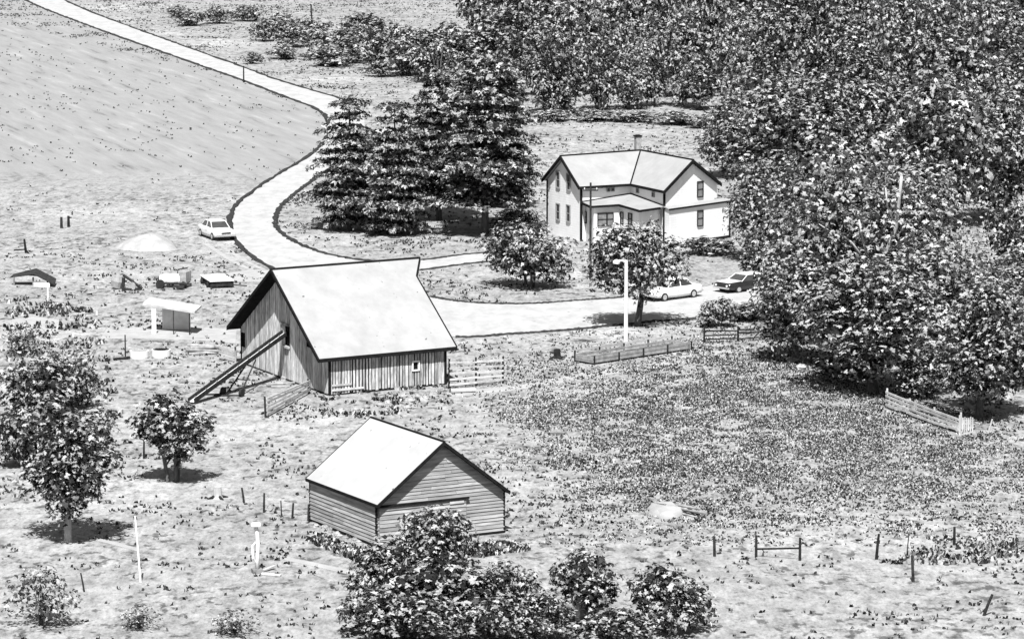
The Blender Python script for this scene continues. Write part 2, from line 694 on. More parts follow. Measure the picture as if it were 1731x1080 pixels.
def siding_wall(parent, o, p0, d, n, length, zb, ztop, row, mat, limits=None, name='board', skip=None, joints=True):
    """overlapping horizontal boards; limits(z) gives (a0, a1) of the wall at height z"""
    z = zb
    while z < ztop - 0.05:
        z1 = min(z + row * rnd.uniform(0.92, 1.08), ztop)
        if limits:
            lo0, lo1 = limits(z)
            hi0, hi1 = limits(z1)
        else:
            lo0, lo1, hi0, hi1 = 0, length, 0, length
        if lo1 - lo0 < 0.15:
            break
        cuts = [0.0, 1.0]
        if joints and lo1 - lo0 > 2.5:
            cuts = [0.0, rnd.uniform(0.3, 0.7), 1.0]
        for k in range(len(cuts) - 1):
            c0, c1 = cuts[k], cuts[k + 1]
            ga = 0.012 if k else 0
            b0 = lo0 + (lo1 - lo0) * c0 + ga
            b1 = lo0 + (lo1 - lo0) * c1
            t0 = hi0 + (hi1 - hi0) * c0 + ga
            t1 = hi0 + (hi1 - hi0) * c1
            if k == 0 and skip is None:
                pass
            prd = rnd.uniform(0.035, 0.055)
            sag = rnd.uniform(-0.012, 0.012)
            q = p0 + n * 0.01
            zz, zt = z + 0.012 + sag, z1 + 0.004
            A, B = q + d * b0 + Vector((0, 0, zz)), q + d * b1 + Vector((0, 0, zz - sag * 0.6))
            C, D = q + d * t1 + Vector((0, 0, zt)), q + d * t0 + Vector((0, 0, zt))
            vs = [A, B, C, D, A + n * prd, B + n * prd, C + n * 0.012, D + n * 0.012]
            m = MB(o)
            fl = (B - A).cross(D - A).dot(n) < 0
            fs = [(3, 2, 1, 0), (4, 5, 6, 7), (0, 1, 5, 4), (1, 2, 6, 5), (2, 3, 7, 6), (3, 0, 4, 7)]
            m.add(vs, [f[::-1] for f in fs] if fl else fs)
            m.build(name, mat, parent)
        z = z1


def roof_slab(parent, o, quad, t, mat, name='roof_slope'):
    """quad of eave0, eave1, ridge1, ridge0: a slab of thickness t below"""
    MB(o).prism(quad, Vector((0, 0, -t))).build(name, mat, parent)


def trim(parent, o, a, b, w, h, mat, name, up=0.03):
    """a board of square section along a-b standing proud of the roof"""
    a, b = Vector(a), Vector(b)
    d = (b - a).normalized()
    s = d.cross(Vector((0, 0, 1))).normalized()
    MB(o).box(a - s * w / 2 + Vector((0, 0, up - h)), b - a, s * w, Vector((0, 0, h))).build(name, mat, parent)


def window(parent, o, c, t, n, w, h, pane='glass', frame='white_paint', bars=True, fw=0.09):
    up = Vector((0, 0, 1))
    c = Vector(c) + n * 0.02
    m = MB(o)
    m.box(c - t * (w / 2 + fw) - up * (h / 2 + fw), t * fw, up * (h + 2 * fw), n * 0.07)
    m.box(c + t * (w / 2) - up * (h / 2 + fw), t * fw, up * (h + 2 * fw), n * 0.07)
    m.box(c - t * (w / 2) + up * (h / 2), t * w, up * fw, n * 0.07)
    m.box(c - t * (w / 2) - up * (h / 2 + fw), t * w, up * fw, n * 0.09)
    f = m.build('window', frame, parent)
    MB(o).box(c - t * (w / 2) - up * (h / 2), t * w, up * h, n * 0.012).build('pane', pane, f)
    if bars:
        b = MB(o)
        b.box(c - t * (w / 2) - up * 0.025 + n * 0.014, t * w, up * 0.05, n * 0.03)
        b.build('sash_bar', frame, f)
    return f


UPV = Vector((0, 0, 1))

# ------------------------------------------------------------------ the barn
Nb = P(535, 672)
he = Zat(Nb, 607)
En, Er, El = P(540, 607, he), P(771, 586, he), P(385, 552, he)
u, v = flat(Er - En), flat(El - En)
Lu, Lv = u.length, v.length
uh, vh = unit(u), unit(v)
nl = Vector((uh.y, -uh.x, 0))       # outward of the long wall
ng = Vector((-vh.y, vh.x, 0))       # outward of the near gable
if nl.dot(v) > 0:
    nl = -nl
if ng.dot(u) > 0:
    ng = -ng
print('barn', Lu, Lv, he, math.degrees(uh.angle(vh)))
zr = Zat((En + El) / 2, 455)
O = flat(En) + uh * 0.85 + vh * 0.35
barn = thing('barn', O, 'weathered plank barn with a big pale roof and a bale elevator at its gable', 'barn')
LW, GW = Lu - 0.85 - 0.6, Lv - 0.7
slope = (zr - he) / (Lv / 2)
wt = he + slope * 0.35 - 0.23        # wall top under the roof


def gtop(a):
    return wt + slope * min(a, GW - a) - 0.02


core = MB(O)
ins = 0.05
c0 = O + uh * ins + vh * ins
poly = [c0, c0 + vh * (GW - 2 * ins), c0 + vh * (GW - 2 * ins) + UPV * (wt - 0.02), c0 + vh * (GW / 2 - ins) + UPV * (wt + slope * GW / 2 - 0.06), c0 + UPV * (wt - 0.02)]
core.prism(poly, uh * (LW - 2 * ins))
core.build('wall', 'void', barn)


def wall_a(px, py, p0, d, n):
    q = on_plane(px, py, p0, n)
    return (q - p0).dot(d), q.z


# openings on the gable: side door, hay door, gap under the peak
a1_, z1_ = wall_a(411, 573, O, vh, ng)
hay_a, hay_z = wall_a(483, 570, O, vh, ng)
dor_a, dor_z = wall_a(480, 615, O, vh, ng)
gapx, gapz = wall_a(522, 580, O, vh, ng)
gab_open = [(a1_ - 0.45, a1_ + 0.45, z1_ - 0.5, z1_ + 0.45), (hay_a - 0.55, hay_a + 0.5, hay_z - 0.5, hay_z + 0.75),
            (dor_a - 0.35, dor_a + 0.3, dor_z - 0.7, dor_z + 0.5), (gapx - 0.2, gapx + 0.2, gapz - 0.25, gapz + 0.2)]
plank_wall(barn, O, O, vh, ng, GW, gtop, gab_open, 0.30, 'barn_wood', (0.015, 0.09))
sw_a, sw_z = wall_a(542, 632, O, uh, nl)
win_a, win_z = wall_a(702, 618, O, uh, nl)
long_open = [(win_a - 0.2, win_a + 0.2, win_z - 0.28, win_z + 0.28)]
plank_wall(barn, O, O, uh, nl, LW, lambda a: wt - 0.06, long_open, 0.205, 'barn_wood', (0.03, 0.10), zb=0.05)
# small square window with pale frame
fm = MB(O)
wc = O + uh * win_a + UPV * win_z + nl * 0.06
for (x0, y0, w_, h_) in ((-0.27, -0.32, 0.08, 0.64), (0.19, -0.32, 0.08, 0.64), (-0.19, -0.32, 0.38, 0.09), (-0.19, 0.23, 0.38, 0.09)):
    fm.box(wc + uh * x0 + UPV * y0, uh * w_, UPV * h_, nl * 0.05)
wf = fm.build('window', 'white_paint', barn)
MB(O).box(wc - uh * 0.19 - UPV * 0.23 - nl * 0.045, uh * 0.38, UPV * 0.46, nl * 0.01).build('pane', 'void', wf)
# board over the hay door and ledge
MB(O).box(O + vh * (hay_a - 0.6) + UPV * (hay_z + 0.76) + ng * 0.06, vh * 1.2, UPV * 0.14, ng * 0.06).build('lintel', 'old_wood', barn)
MB(O).box(O + vh * (hay_a - 0.75) + UPV * (hay_z - 0.62) + ng * 0.06, vh * 0.9, UPV * 0.14, ng * 0.14).build('ledge', 'pale_wood', barn)
MB(O).box(O + vh * (dor_a - 0.5) + UPV * (dor_z - 0.95) + ng * 0.06, vh * 0.6, UPV * 0.16, ng * 0.12).build('ledge', 'pale_wood', barn)
MB(O).box(O + uh * 0.12 + UPV * 0.55 + nl * 0.07, uh * 1.35, UPV * 0.12, nl * 0.04).build('rail', 'pale_wood', barn)
MB(O).box(O + uh * 0.12 + UPV * 0.25 + nl * 0.07, uh * 2.2, UPV * 0.12, nl * 0.04).build('rail', 'pale_wood', barn)
# corner boards and sill
for q, s in ((O, 1), (O + uh * LW, 1), (O + vh * GW, 1)):
    MB(O).box(q - uh * 0.07 - vh * 0.07, uh * 0.14, vh * 0.14, UPV * (wt - 0.05)).build('corner_post', 'tar', barn)
MB(O).box(O + uh * 0.1 + nl * 0.02 - UPV * 0.1, uh * (LW - 0.2), nl * 0.1, UPV * 0.17).build('sill', 'tar', barn)
MB(O).box(O + vh * 0.1 + ng * 0.02 - UPV * 0.1, vh * (GW - 0.2), ng * 0.1, UPV * 0.17).build('sill', 'tar', barn)
# roof slopes, with the hay hood at the far end
En3, Er3, El3 = Vector(En), Vector(Er), Vector(El)
Ef = Er3 + v
Rn = flat((En + El) / 2) + UPV * zr
Rf = Rn + u
hood = 0.95
Rhood = Rf + uh * hood
Hn, Hf = Rf.lerp(Er3, 0.2), Rf.lerp(Ef, 0.2)
MB(O).prism([En3, Er3, Hn, Rhood, Rn], UPV * -0.16).build('roof_slope', 'roof_white', barn)
MB(O).prism([El3, Ef, Hf, Rhood, Rn], UPV * -0.16).build('roof_slope', 'roof_white', barn)
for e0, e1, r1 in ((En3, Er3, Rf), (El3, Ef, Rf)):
    MB(O).prism([p - UPV * .165 for p in (e0, e1, r1, Rn)], UPV * -0.03).build('soffit_shade', 'tar', barn)  # black sheet: shade under the overhang put into the colour
for a_, b_, nm in ((En3, Rn, 'rake_board'), (El3, Rn, 'rake_board'), (Er3, Hn, 'rake_board'), (Ef, Hf, 'rake_board'),
                   (Hn, Rhood, 'rake_board'), (Hf, Rhood, 'rake_board')):
    sh = -uh * 0.05 if nm == 'rake_board' and a_ in (En3, El3) else uh * 0.05
    trim(barn, O, a_ + sh, b_ + sh, 0.095, 0.24, 'tar', nm, 0.02)
trim(barn, O, En3 - vh * 0.05, Er3 - vh * 0.05, 0.09, 0.22, 'tar', 'eave_board', 0.015)
trim(barn, O, El3 + vh * 0.05, Ef + vh * 0.05, 0.09, 0.22, 'tar', 'eave_board', 0.015)
MB(O).box(Rn - vh * 0.11 - uh * 0.06 + UPV * -0.04, Rhood - Rn + uh * 0.1, vh * 0.22, UPV * 0.09).build('ridge_cap', 'tar', barn)

# ------------------------------------------------------------------ the gabled shed
Ns = P(638, 927)
he2 = Zat(Ns, 853)
Sn, Sl, Sr = P(638, 853, he2), P(518, 808, he2), P(861, 829, he2)
su, sv = flat(Sr - Sn), flat(Sl - Sn)      # su along the gable, sv along the left side
suh, svh = unit(su), unit(sv)
SU, SV = su.length, sv.length
ngs = Vector((suh.y, -suh.x, 0))
if ngs.dot(sv) > 0:
    ngs = -ngs
nls = Vector((-svh.y, svh.x, 0))
if nls.dot(su) > 0:
    nls = -nls
print('shed', SU, SV, he2, math.degrees(suh.angle(svh)))
zr2 = Zat((Sn + Sr) / 2, 746)
sl2 = (zr2 - he2) / (SU / 2)
OS = flat(Sn) + suh * 0.12 + svh * 0.36
shed = thing('shed', OS, 'small gabled board shed with a bright roof standing in front of the barn', 'shed')
GWs, LWs = SU - 0.24, SV - 0.56
wts = he2 + sl2 * 0.12 - 0.16
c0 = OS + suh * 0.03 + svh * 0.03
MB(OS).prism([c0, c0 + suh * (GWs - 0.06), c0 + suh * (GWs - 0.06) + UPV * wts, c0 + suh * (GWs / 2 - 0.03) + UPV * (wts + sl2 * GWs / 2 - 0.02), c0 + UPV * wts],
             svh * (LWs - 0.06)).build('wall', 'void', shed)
siding_wall(shed, OS, OS, svh, nls, LWs, 0.12, wts - 0.05, 0.19, 'shed_wood')


def slim(z):
    if z <= wts:
        return (0.0, GWs)
    k = (z - wts) / sl2
    return (k, GWs - k)


siding_wall(shed, OS, OS, suh, ngs, GWs, 0.12, wts + sl2 * GWs / 2 - 0.05, 0.175, 'shed_wood', slim)
for q in (OS, OS + suh * GWs, OS + svh * LWs):
    MB(OS).box(q - suh * 0.05 - svh * 0.05, suh * 0.1, svh * 0.1, UPV * (wts - 0.02)).build('corner_post', 'tar', shed)
MB(OS).box(OS + svh * 0.06 + nls * 0.02, svh * (LWs - 0.1), nls * 0.06, UPV * 0.1).build('sill', 'tar', shed)
MB(OS).box(OS + suh * 0.06 + ngs * 0.02, suh * (GWs - 0.1), ngs * 0.06, UPV * 0.1).build('sill', 'tar', shed)
# sliding door of pale boards under a dark track
dz = wts - 0.12
dx0, dx1 = 0.12, (wall_a(786, 860, OS, suh, ngs)[0])
door = MB(OS).box(OS + suh * dx0 + ngs * 0.075 + UPV * 0.1, suh * (dx1 - dx0), ngs * 0.02, UPV * (dz - 0.16)).build('sliding_door', 'old_wood', shed)
siding_wall(door, OS, OS + suh * dx0 + ngs * 0.09, suh, ngs, dx1 - dx0, 0.12, dz - 0.08, 0.21, 'shed_wood', joints=False)
MB(OS).box(OS + suh * 0.05 + ngs * 0.07 + UPV * (dz - 0.03), suh * (dx1 + 0.1), ngs * 0.14, UPV * 0.09).build('door_track', 'tar', shed)
MB(OS).box(OS + suh * (dx1 - 0.95) + ngs * 0.1 + UPV * (dz - 0.22), suh * 0.8, ngs * 0.08, UPV * 0.12).build('door_rail', 'pale_wood', shed)
Sn3, Sl3, Sr3 = Vector(Sn), Vector(Sl), Vector(Sr)
Sf = Sr3 + sv
Rsn = flat((Sn + Sr) / 2) + UPV * zr2
Rsf = Rsn + sv
MB(OS).prism([Sn3, Sl3, Rsf, Rsn], UPV * -0.12).build('roof_slope', 'roof_tin', shed)
MB(OS).prism([Sr3, Sf, Rsf, Rsn], UPV * -0.12).build('roof_slope', 'roof_tin', shed)
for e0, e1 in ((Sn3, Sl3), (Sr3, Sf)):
    MB(OS).prism([p - UPV * .125 for p in (e0, e1, Rsf, Rsn)], UPV * -0.03).build('soffit_shade', 'tar', shed)  # underside painted black for the shade beneath the shed roof
for a_, b_, s_ in ((Sn3, Rsn, -1), (Sr3, Rsn, -1), (Sl3, Rsf, 1), (Sf, Rsf, 1)):
    trim(shed, OS, a_ + svh * 0.035 * s_, b_ + svh * 0.035 * s_, 0.07, 0.2, 'tar', 'rake_board', 0.012)
trim(shed, OS, Sn3 - suh * 0.035, Sl3 - suh * 0.035, 0.07, 0.14, 'tar', 'eave_board', 0.0)
trim(shed, OS, Sr3 + suh * 0.035, Sf + suh * 0.035, 0.07, 0.14, 'tar', 'eave_board', 0.0)
MB(OS).box(Rsn - suh * 0.06 - svh * 0.06 - UPV * 0.03, sv + svh * 0.1, suh * 0.12, UPV * 0.065).build('ridge_cap', 'tar', shed)


def rock(name, loc, sx, sy, sz, mat, parent=None, seed=0, origin=None):
    r_ = random.Random(seed)
    vs, fs = [], []
    rings, n = 5, 8
    for i in range(rings + 1):
        th = math.pi * i / rings
        for k in range(n):
            ph = 2 * math.pi * k / n + 0.3 * i
            q = 1 + r_.uniform(-0.22, 0.22)
            vs.append(Vector((sx * math.sin(th) * math.cos(ph) * q, sy * math.sin(th) * math.sin(ph) * q, sz * math.cos(th) * q)))
    for i in range(rings):
        for k in range(n):
            l = (k + 1) % n
            fs.append((i * n + k, (i + 1) * n + k, (i + 1) * n + l, i * n + l))
    m = MB((0, 0, 0))
    m.add(vs, fs)
    o = m.build(name, mat, parent)
    o.location = Vector(loc) - (Vector(origin) if origin is not None else Vector((0, 0, 0)))
    return o


for k in range(13):
    q = OS + svh * (0.2 + k * (LWs / 13)) + nls * rnd.uniform(0.18, 0.55)
    rock('foundation_stone', q + UPV * 0.05, rnd.uniform(.12, .26), rnd.uniform(.12, .24), rnd.uniform(.08, .16), 'stone', shed, 100 + k, OS)

# ------------------------------------------------------------------ the farmhouse
G1 = P(982, 409)
hh = Zat(G1, 316)
I_, E1, E1b, E2, E2b = P(1066, 311, hh), P(980, 316, hh), P(917, 303, hh), P(1122, 323, hh), P(1219, 310, hh)
a1, g1 = unit(flat(E1 - I_)), unit(flat(E1b - E1))
a2, g2 = unit(flat(E2 - I_)), unit(flat(E2b - E2))
zh = (Zat((E1 + E1b) / 2, 262) + Zat((E2 + E2b) / 2, 272)) / 2
print('house', (E1 - I_).length, (E1b - E1).length, (E2 - I_).length, (E2b - E2).length, hh, zh, math.degrees(a1.angle(a2)), math.degrees(a1.angle(g1)))
HO = flat(I_)
house = thing('farmhouse', HO, 'white two storey farmhouse with two wings, dark trim and a brick chimney', 'house')
M1 = flat((E1 + E1b) / 2) + UPV * zh
M2 = flat((E2 + E2b) / 2) + UPV * zh
J = P(1083, 254, zh)
# outer back corner: the back eaves meet there
Oc = I_ + flat(E1b - E1) + flat(E2b - E2)
ro = 0.3
wI = flat(I_ + g1 * ro + g2 * ro)
wE1 = flat(E1 + g1 * ro - a1 * 0.3)
wE1b = flat(E1b - g1 * ro - a1 * 0.3)
wE2 = flat(E2 + g2 * ro - a2 * 0.3)
wE2b = flat(E2b - g2 * ro - a2 * 0.3)
wO = flat(Oc - g1 * ro - g2 * ro)
hw = hh - 0.02
up_ = lambda p, z: Vector((p.x, p.y, z))
foot = [wE1, wI, wE2, wE2b, wO, wE1b]
MB(HO).prism([up_(p, 0) for p in foot], UPV * hw).build('wall', 'clapboard', house)
for (p, q, Mr, a_) in ((wE1, wE1b, M1, a1), (wE2, wE2b, M2, a2)):
    mid = (p + q) / 2
    MB(HO).prism([up_(p, hw), up_(q, hw), up_(mid, zh - 0.22)], -a_ * 0.25).build('gable', 'clapboard', house)
T = 0.14
for quad in ([E1, I_, J, M1], [E1b, Oc, J, M1], [I_, E2, M2, J], [E2b, Oc, J, M2]):
    MB(HO).prism([Vector(p) for p in quad], UPV * -T).build('roof_slope', 'roof_house', house)
for a_, b_, s_ in ((E1, M1, a1), (E1b, M1, a1), (E2, M2, a2), (E2b, M2, a2)):
    trim(house, HO, a_ + s_ * 0.06, b_ + s_ * 0.06, 0.12, 0.26, 'tar', 'rake_board', 0.02)
trim(house, HO, E1 - g1 * 0.06, I_ - g1 * 0.06, 0.12, 0.2, 'tar', 'gutter', 0.02)
trim(house, HO, I_ - g2 * 0.06, E2 - g2 * 0.06, 0.12, 0.2, 'tar', 'gutter', 0.02)
trim(house, HO, J + UPV * .02, I_ + UPV * .02, 0.12, 0.06, 'tar', 'valley_flashing', 0.035)
trim(house, HO, M1 + a1 * .1, J, 0.16, 0.1, 'tar', 'ridge_cap', 0.06)
trim(house, HO, M2 + a2 * .1, J, 0.16, 0.1, 'tar', 'ridge_cap', 0.06)
for p in (wE1, wE1b, wE2):
    MB(HO).cbox(up_(p, hw / 2), 0.15, 0.15, hw, math.atan2(a1.y, a1.x)).build('corner_board', 'tar', house)
# gable and wing windows
nG1 = Vector((-g1.y, g1.x, 0))
if nG1.dot(a1) < 0:
    nG1 = -nG1
nG2 = Vector((-g2.y, g2.x, 0))
if nG2.dot(a2) < 0:
    nG2 = -nG2
nF1 = Vector((-a1.y, a1.x, 0))
if nF1.dot(g1) > 0:
    nF1 = -nF1
nF2 = Vector((-a2.y, a2.x, 0))
if nF2.dot(g2) > 0:
    nF2 = -nF2
for px, py, h_ in ((944, 304, 1.2), (962, 308, 1.2), (944, 358, 1.2), (961.5, 361, 1.25)):
    c = on_plane(px, py, wE1, nG1)
    window(house, HO, c, g1, nG1, 0.5, h_, 'glass', 'grey_metal')
c = on_plane(1183, 320, wE2, nG2)
window(house, HO, c, g2, nG2, 0.62, 1.15, 'pane_grey', 'tar', True, 0.07)
for px, py in ((1028, 320.5), (1035.5, 320)):
    window(house, HO, on_plane(px, py, wE1, nF1), a1, nF1, 0.2, 0.24, 'glass', 'grey_metal', False, 0.06)
for px, py in ((1078.5, 322), (1105, 329)):
    window(house, HO, on_plane(px, py, wE2, nF2), a2, nF2, 0.3, 0.3, 'glass', 'grey_metal', False, 0.06)
# chimney
cc = P(1078, 254, zh - 0.02)
ztop = Zat(cc, 231)
ch = MB(HO).cbox((cc.x, cc.y, (zh - 0.5 + ztop) / 2), 0.44, 0.44, ztop - zh + 0.5, 0.4).build('chimney', 'brick', house)
MB(HO).cbox((cc.x, cc.y, ztop + 0.05), 0.56, 0.56, 0.1, 0.4).build('chimney_cap', 'tar', ch)
MB(HO).cbox((cc.x, cc.y, ztop + 0.12), 0.3, 0.3, 0.06, 0.4).build('flue', 'void', ch)
# porch in the inner corner
zA = Zat(wE1, 342)
K = up_(wI, Zat(wI, 328))
A = up_(wE1 + nF1 * 0.03, zA)
B = up_(wE2 + nF2 * 0.03, Zat(wE2, 349))
C1, C2, C3, C4 = P(998, 349, zA), P(1046, 346, zA), P(1081, 356, zA), P(1116, 351, zA)
pr = MB(HO)
ring = [A, C1, C2, C3, C4, B]
vs = [K + nF1 * 0.02 + nF2 * 0.02] + ring
vs2 = [p - UPV * 0.1 for p in vs]
n_ = len(vs)
fs = [(0, i, i + 1) for i in range(1, n_ - 1)]
fs2 = [(n_ + 0, n_ + i + 1, n_ + i) for i in range(1, n_ - 1)]
sides = [(i, n_ + i, n_ + i + 1, i + 1) for i in range(1, n_ - 1)]
pr.add(vs + vs2, fs + fs2 + sides)
porch = pr.build('porch_roof', 'roof_house', house)
for a_, b_ in ((A, C1), (C1, C2), (C2, C3), (C3, C4)):
    trim(house, HO, a_, b_, 0.1, 0.17, 'tar', 'porch_fascia', 0.03)
trim(house, HO, A + UPV * .05, K + UPV * .05, 0.08, 0.1, 'tar', 'flashing', 0.03)
trim(house, HO, K + UPV * .05, B + UPV * .05, 0.08, 0.1, 'tar', 'flashing', 0.03)
inn = [p.lerp(K, 0.09) for p in (A, C1, C2, C3, C4, B)]
pw = MB(HO)
for i in range(5):
    a_, b_ = flat(inn[i]), flat(inn[i + 1])
    d = unit(b_ - a_)
    nn = Vector((d.y, -d.x, 0))
    if nn.dot(flat(K) - a_) > 0:
        nn = -nn
    pw.box(a_, b_ - a_, -nn * 0.1, UPV * (zA - 0.12))
porch_wall = pw.build('porch_wall', 'clapboard', house)
for (i, px, py, w_, h_) in ((0, 990, 367, 0.75, 0.85), (1, 1017.5, 371, 0.75, 0.95), (1, 1028, 371, 0.0, 0), (2, 1052, 369, 0.45, 0.9), (2, 1066, 370, 0.65, 0.8), (1, 1031, 370.5, 0.5, 0.95)):
    if w_ == 0:
        continue
    a_, b_ = flat(inn[i]), flat(inn[i + 1])
    d = unit(b_ - a_)
    nn = Vector((d.y, -d.x, 0))
    if nn.dot(flat(K) - a_) > 0:
        nn = -nn
    window(house, HO, on_plane(px, py, a_, nn), d, nn, w_, h_, 'pane_grey', 'tar', True, 0.05)
# one storey front on the right gable
X1 = wE2 + a2 * 0.8
ze = Zat(X1, 353)
X2px = on_plane(1233, 380, X1, nG2)
X2 = flat(X2px)
LX = (X2 - X1).length
X3, X4 = X2 - a2 * 3.2, X1 - a2 * 0.8
MB(HO).prism([up_(X1, 0.22), up_(X2, 0.22), up_(X2 - a2 * 0.75, 0.22), up_(X1 - a2 * 0.75, 0.22)], UPV * (ze - 0.34)).build('front_room', 'clapboard', house)
MB(HO).prism([up_(X2 - a2 * .76, 0.22), up_(X2 - a2 * 3.4, 0.22), up_(X2 - a2 * 3.4 - g2 * 1.2, 0.22), up_(X2 - a2 * .76 - g2 * 1.2, 0.22)], UPV * (ze - 0.34)).build('side_room', 'clapboard', house)
MB(HO).prism([up_(X1 - g2 * .1 + a2 * .1, ze - .11), up_(X2 + g2 * .12 + a2 * .1, ze - .11), up_(X2 + g2 * .12 - a2 * .78, ze + 0.02), up_(X1 - g2 * .1 - a2 * .78, ze + 0.02)], UPV * 0.1).build('flat_roof', 'roof_house', house)
trim(house, HO, up_(X1 - g2 * .1 + a2 * .13, ze - .02), up_(X2 + g2 * .12 + a2 * .13, ze - .02), 0.06, 0.14, 'tar', 'fascia', 0.03)
MB(HO).prism([up_(X2 + g2 * .12 - a2 * .785, ze - 0.05), up_(X2 + g2 * .12 - a2 * 3.5, ze - 0.05), up_(X2 - g2 * 1.3 - a2 * 3.5, ze + 0.12), up_(X2 - g2 * 1.3 - a2 * .785, ze + 0.12)], UPV * 0.1).build('flat_roof', 'roof_house', house)
MB(HO).box(up_(X1, 0) - a2 * 0.7 + g2 * 0.05, g2 * (LX - 0.1), a2 * 0.73, UPV * 0.21).build('foundation', 'tar', house)
MB(HO).cbox(up_(X2, ze / 2), 0.14, 0.14, ze - 0.14, math.atan2(g2.y, g2.x)).build('corner_board', 'tar', house)
window(house, HO, on_plane(1183, 369, X1, nG2), g2, nG2, 0.62, 1.15, 'pane_grey', 'tar', True, 0.06)


# ------------------------------------------------------------------ cars
def loft(m, secs):
    """sections: (x, half width bottom, half width top, z bottom, z top) closed boxes with chamfered shoulders"""
    vs, fs = [], []
    for (x, wb, wt_, zb, zt) in secs:
        zm = zb + (zt - zb) * 0.62
        zs = zb + (zt - zb) * 0.9
        ring = [(-wb, zb), (wb, zb), (wb * 1.0, zm * 0.5 + zb * 0.5), (max(wb, wt_), zm), (wt_ * 0.97, zs), (wt_ * 0.82, zt), (-wt_ * 0.82, zt), (-wt_ * 0.97, zs), (-max(wb, wt_), zm), (-wb, zm * 0.5 + zb * 0.5)]
        for y, z in ring:
            vs.append((x, y, z))
    n = 10
    for i in range(len(secs) - 1):
        for k in range(n):
            l = (k + 1) % n
            fs.append((i * n + k, i * n + l, (i + 1) * n + l, (i + 1) * n + k))
    fs.append(tuple(range(n - 1, -1, -1)))
    b = (len(secs) - 1) * n
    fs.append(tuple(range(b, b + n)))
    m.add(vs, [f[::-1] for f in fs])


def make_car(loc, heading, label, paint, top_tone, length=4.7):
    """heading: ground direction of the bonnet"""
    t = thing('parked_car', loc, label, 'car')
    t.rotation_euler = (0, 0, math.atan2(heading.y, heading.x))
    k = length / 4.7
    if paint == 'car_dark':
        t.scale = (1, 1, .86)
    m = MB()
    loft(m, [(-2.35 * k, .74, .72, .42, .80), (-2.25 * k, .82, .82, .32, .90), (-1.3 * k, .88, .87, .24, .95), (0.0, .89, .88, .22, .95),
             (1.0 * k, .88, .86, .24, .93), (2.1 * k, .84, .80, .30, .86), (2.33 * k, .74, .70, .40, .78)])
    m.build('body', paint, t, True)
    c = MB()
    vs = [(-1.45 * k, .74, .94), (1.05 * k, .74, .92), (0.40 * k, .60, 1.36), (-0.95 * k, .60, 1.36)]
    pts = [Vector((x, y, z)) for x, y, z in vs] + [Vector((x, -y, z)) for x, y, z in vs]
    c.add(pts, [(0, 1, 2, 3), (7, 6, 5, 4), (1, 5, 6, 2), (4, 0, 3, 7), (3, 2, 6, 7), (0, 4, 5, 1)])
    c.build('greenhouse', 'glass', t)
    r_ = MB()
    r_.prism([(0.46 * k, .63, 1.355), (0.46 * k, -.63, 1.355), (-1.0 * k, -.63, 1.355), (-1.0 * k, .63, 1.355)], (0, 0, 0.06))
    r_.build('roof', top_tone, t)
    if paint == 'car_dark':  # pale slabs: light reflected off bonnet and boot, put into the colour
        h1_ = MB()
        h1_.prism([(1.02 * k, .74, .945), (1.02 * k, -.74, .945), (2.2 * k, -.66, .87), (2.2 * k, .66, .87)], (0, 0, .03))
        h1_.build('bonnet', top_tone, t)
        MB().prism([(-2.28 * k, .66, .915), (-2.28 * k, -.66, .915), (-1.46 * k, -.72, .955), (-1.46 * k, .72, .955)], (0, 0, .03)).build('boot_lid', top_tone, t)
    for y in (-1, 1):
        pl = MB()
        for (x0, z0, x1, z1) in ((1.07, .90, .42, 1.38), (-1.47, .92, -.97, 1.38), (-.25, .92, -.25, 1.38)):
            pl.tube([(x0 * k, y * .745, z0), (x1 * k, y * .61, z1)], 0.035, 5)
        pl.build('pillar', top_tone, t)
        for x in (-1.4, 1.45):
            w = MB().disc_x((x * k, y * .80, .31), (0, 1, 0), .31, .2, 18).build('wheel', 'tyre', t)
            MB().disc_x((x * k, y * .88, .31), (0, 1, 0), .19, .06, 14).build('hubcap', 'chrome', w)
        MB().disc_x((2.31 * k, y * .56, .64), (1, 0, 0), .09, .08, 12).build('headlight', 'pale_metal', t)
        MB().cbox((-2.36 * k, y * .55, .66), .04, .26, .1).build('tail_light', 'dark_metal', t)
        MB().cbox((.1 * k, y * .905, .72), .16, .03, .03).build('door_handle', 'chrome', t)
    MB().cbox((2.37 * k, 0, .45), .12, 1.6, .13).build('bumper', 'chrome', t)
    MB().cbox((-2.39 * k, 0, .46), .12, 1.6, .13).build('bumper', 'chrome', t)
    MB().cbox((2.335 * k, 0, .63), .04, .8, .14).build('grille', 'dark_metal', t)
    return t


make_car(P(366, 402), unit(Vector((0.44, -1, 0))), 'pale sedan parked on the grass left of the bend in the road', 'car_pale', 'car_pale', 4.6)
wA, wB = P(1102, 511), P(1163, 503)
make_car((wA + wB) / 2 + Vector((0.1, 0.75, 0)), unit(wA - wB), 'white sedan parked on the gravel behind the yard tree', 'car_white', 'car_white', 4.7)
wA, wB = P(1228, 497), P(1290, 489)
make_car((wA + wB) / 2 + Vector((0.1, 0.9, 0)), unit(wA - wB), 'dark car with a pale roof and reflected light painted on its top, nearest the right hand trees', 'car_dark', 'car_pale', 4.9)


# ------------------------------------------------------------------ poles
def pole(name, bpx, tpy, r, mat, label, cat, tpx=None, group=None):
    g = P(*bpx)
    z = Zat(g, tpy)
    tx = (tpx - bpx[0]) * mpp(g) if tpx is not None else 0
    m = MB(g)
    m.tube([g - UPV * 0.1, g + Vector((tx * .5, 0, z * .5)), g + Vector((tx, 0, z))], [r, r * .92, r * .8], 8)
    o = m.build(name, mat)
    o.location = g
    return tag(o, label, cat, group), g, z


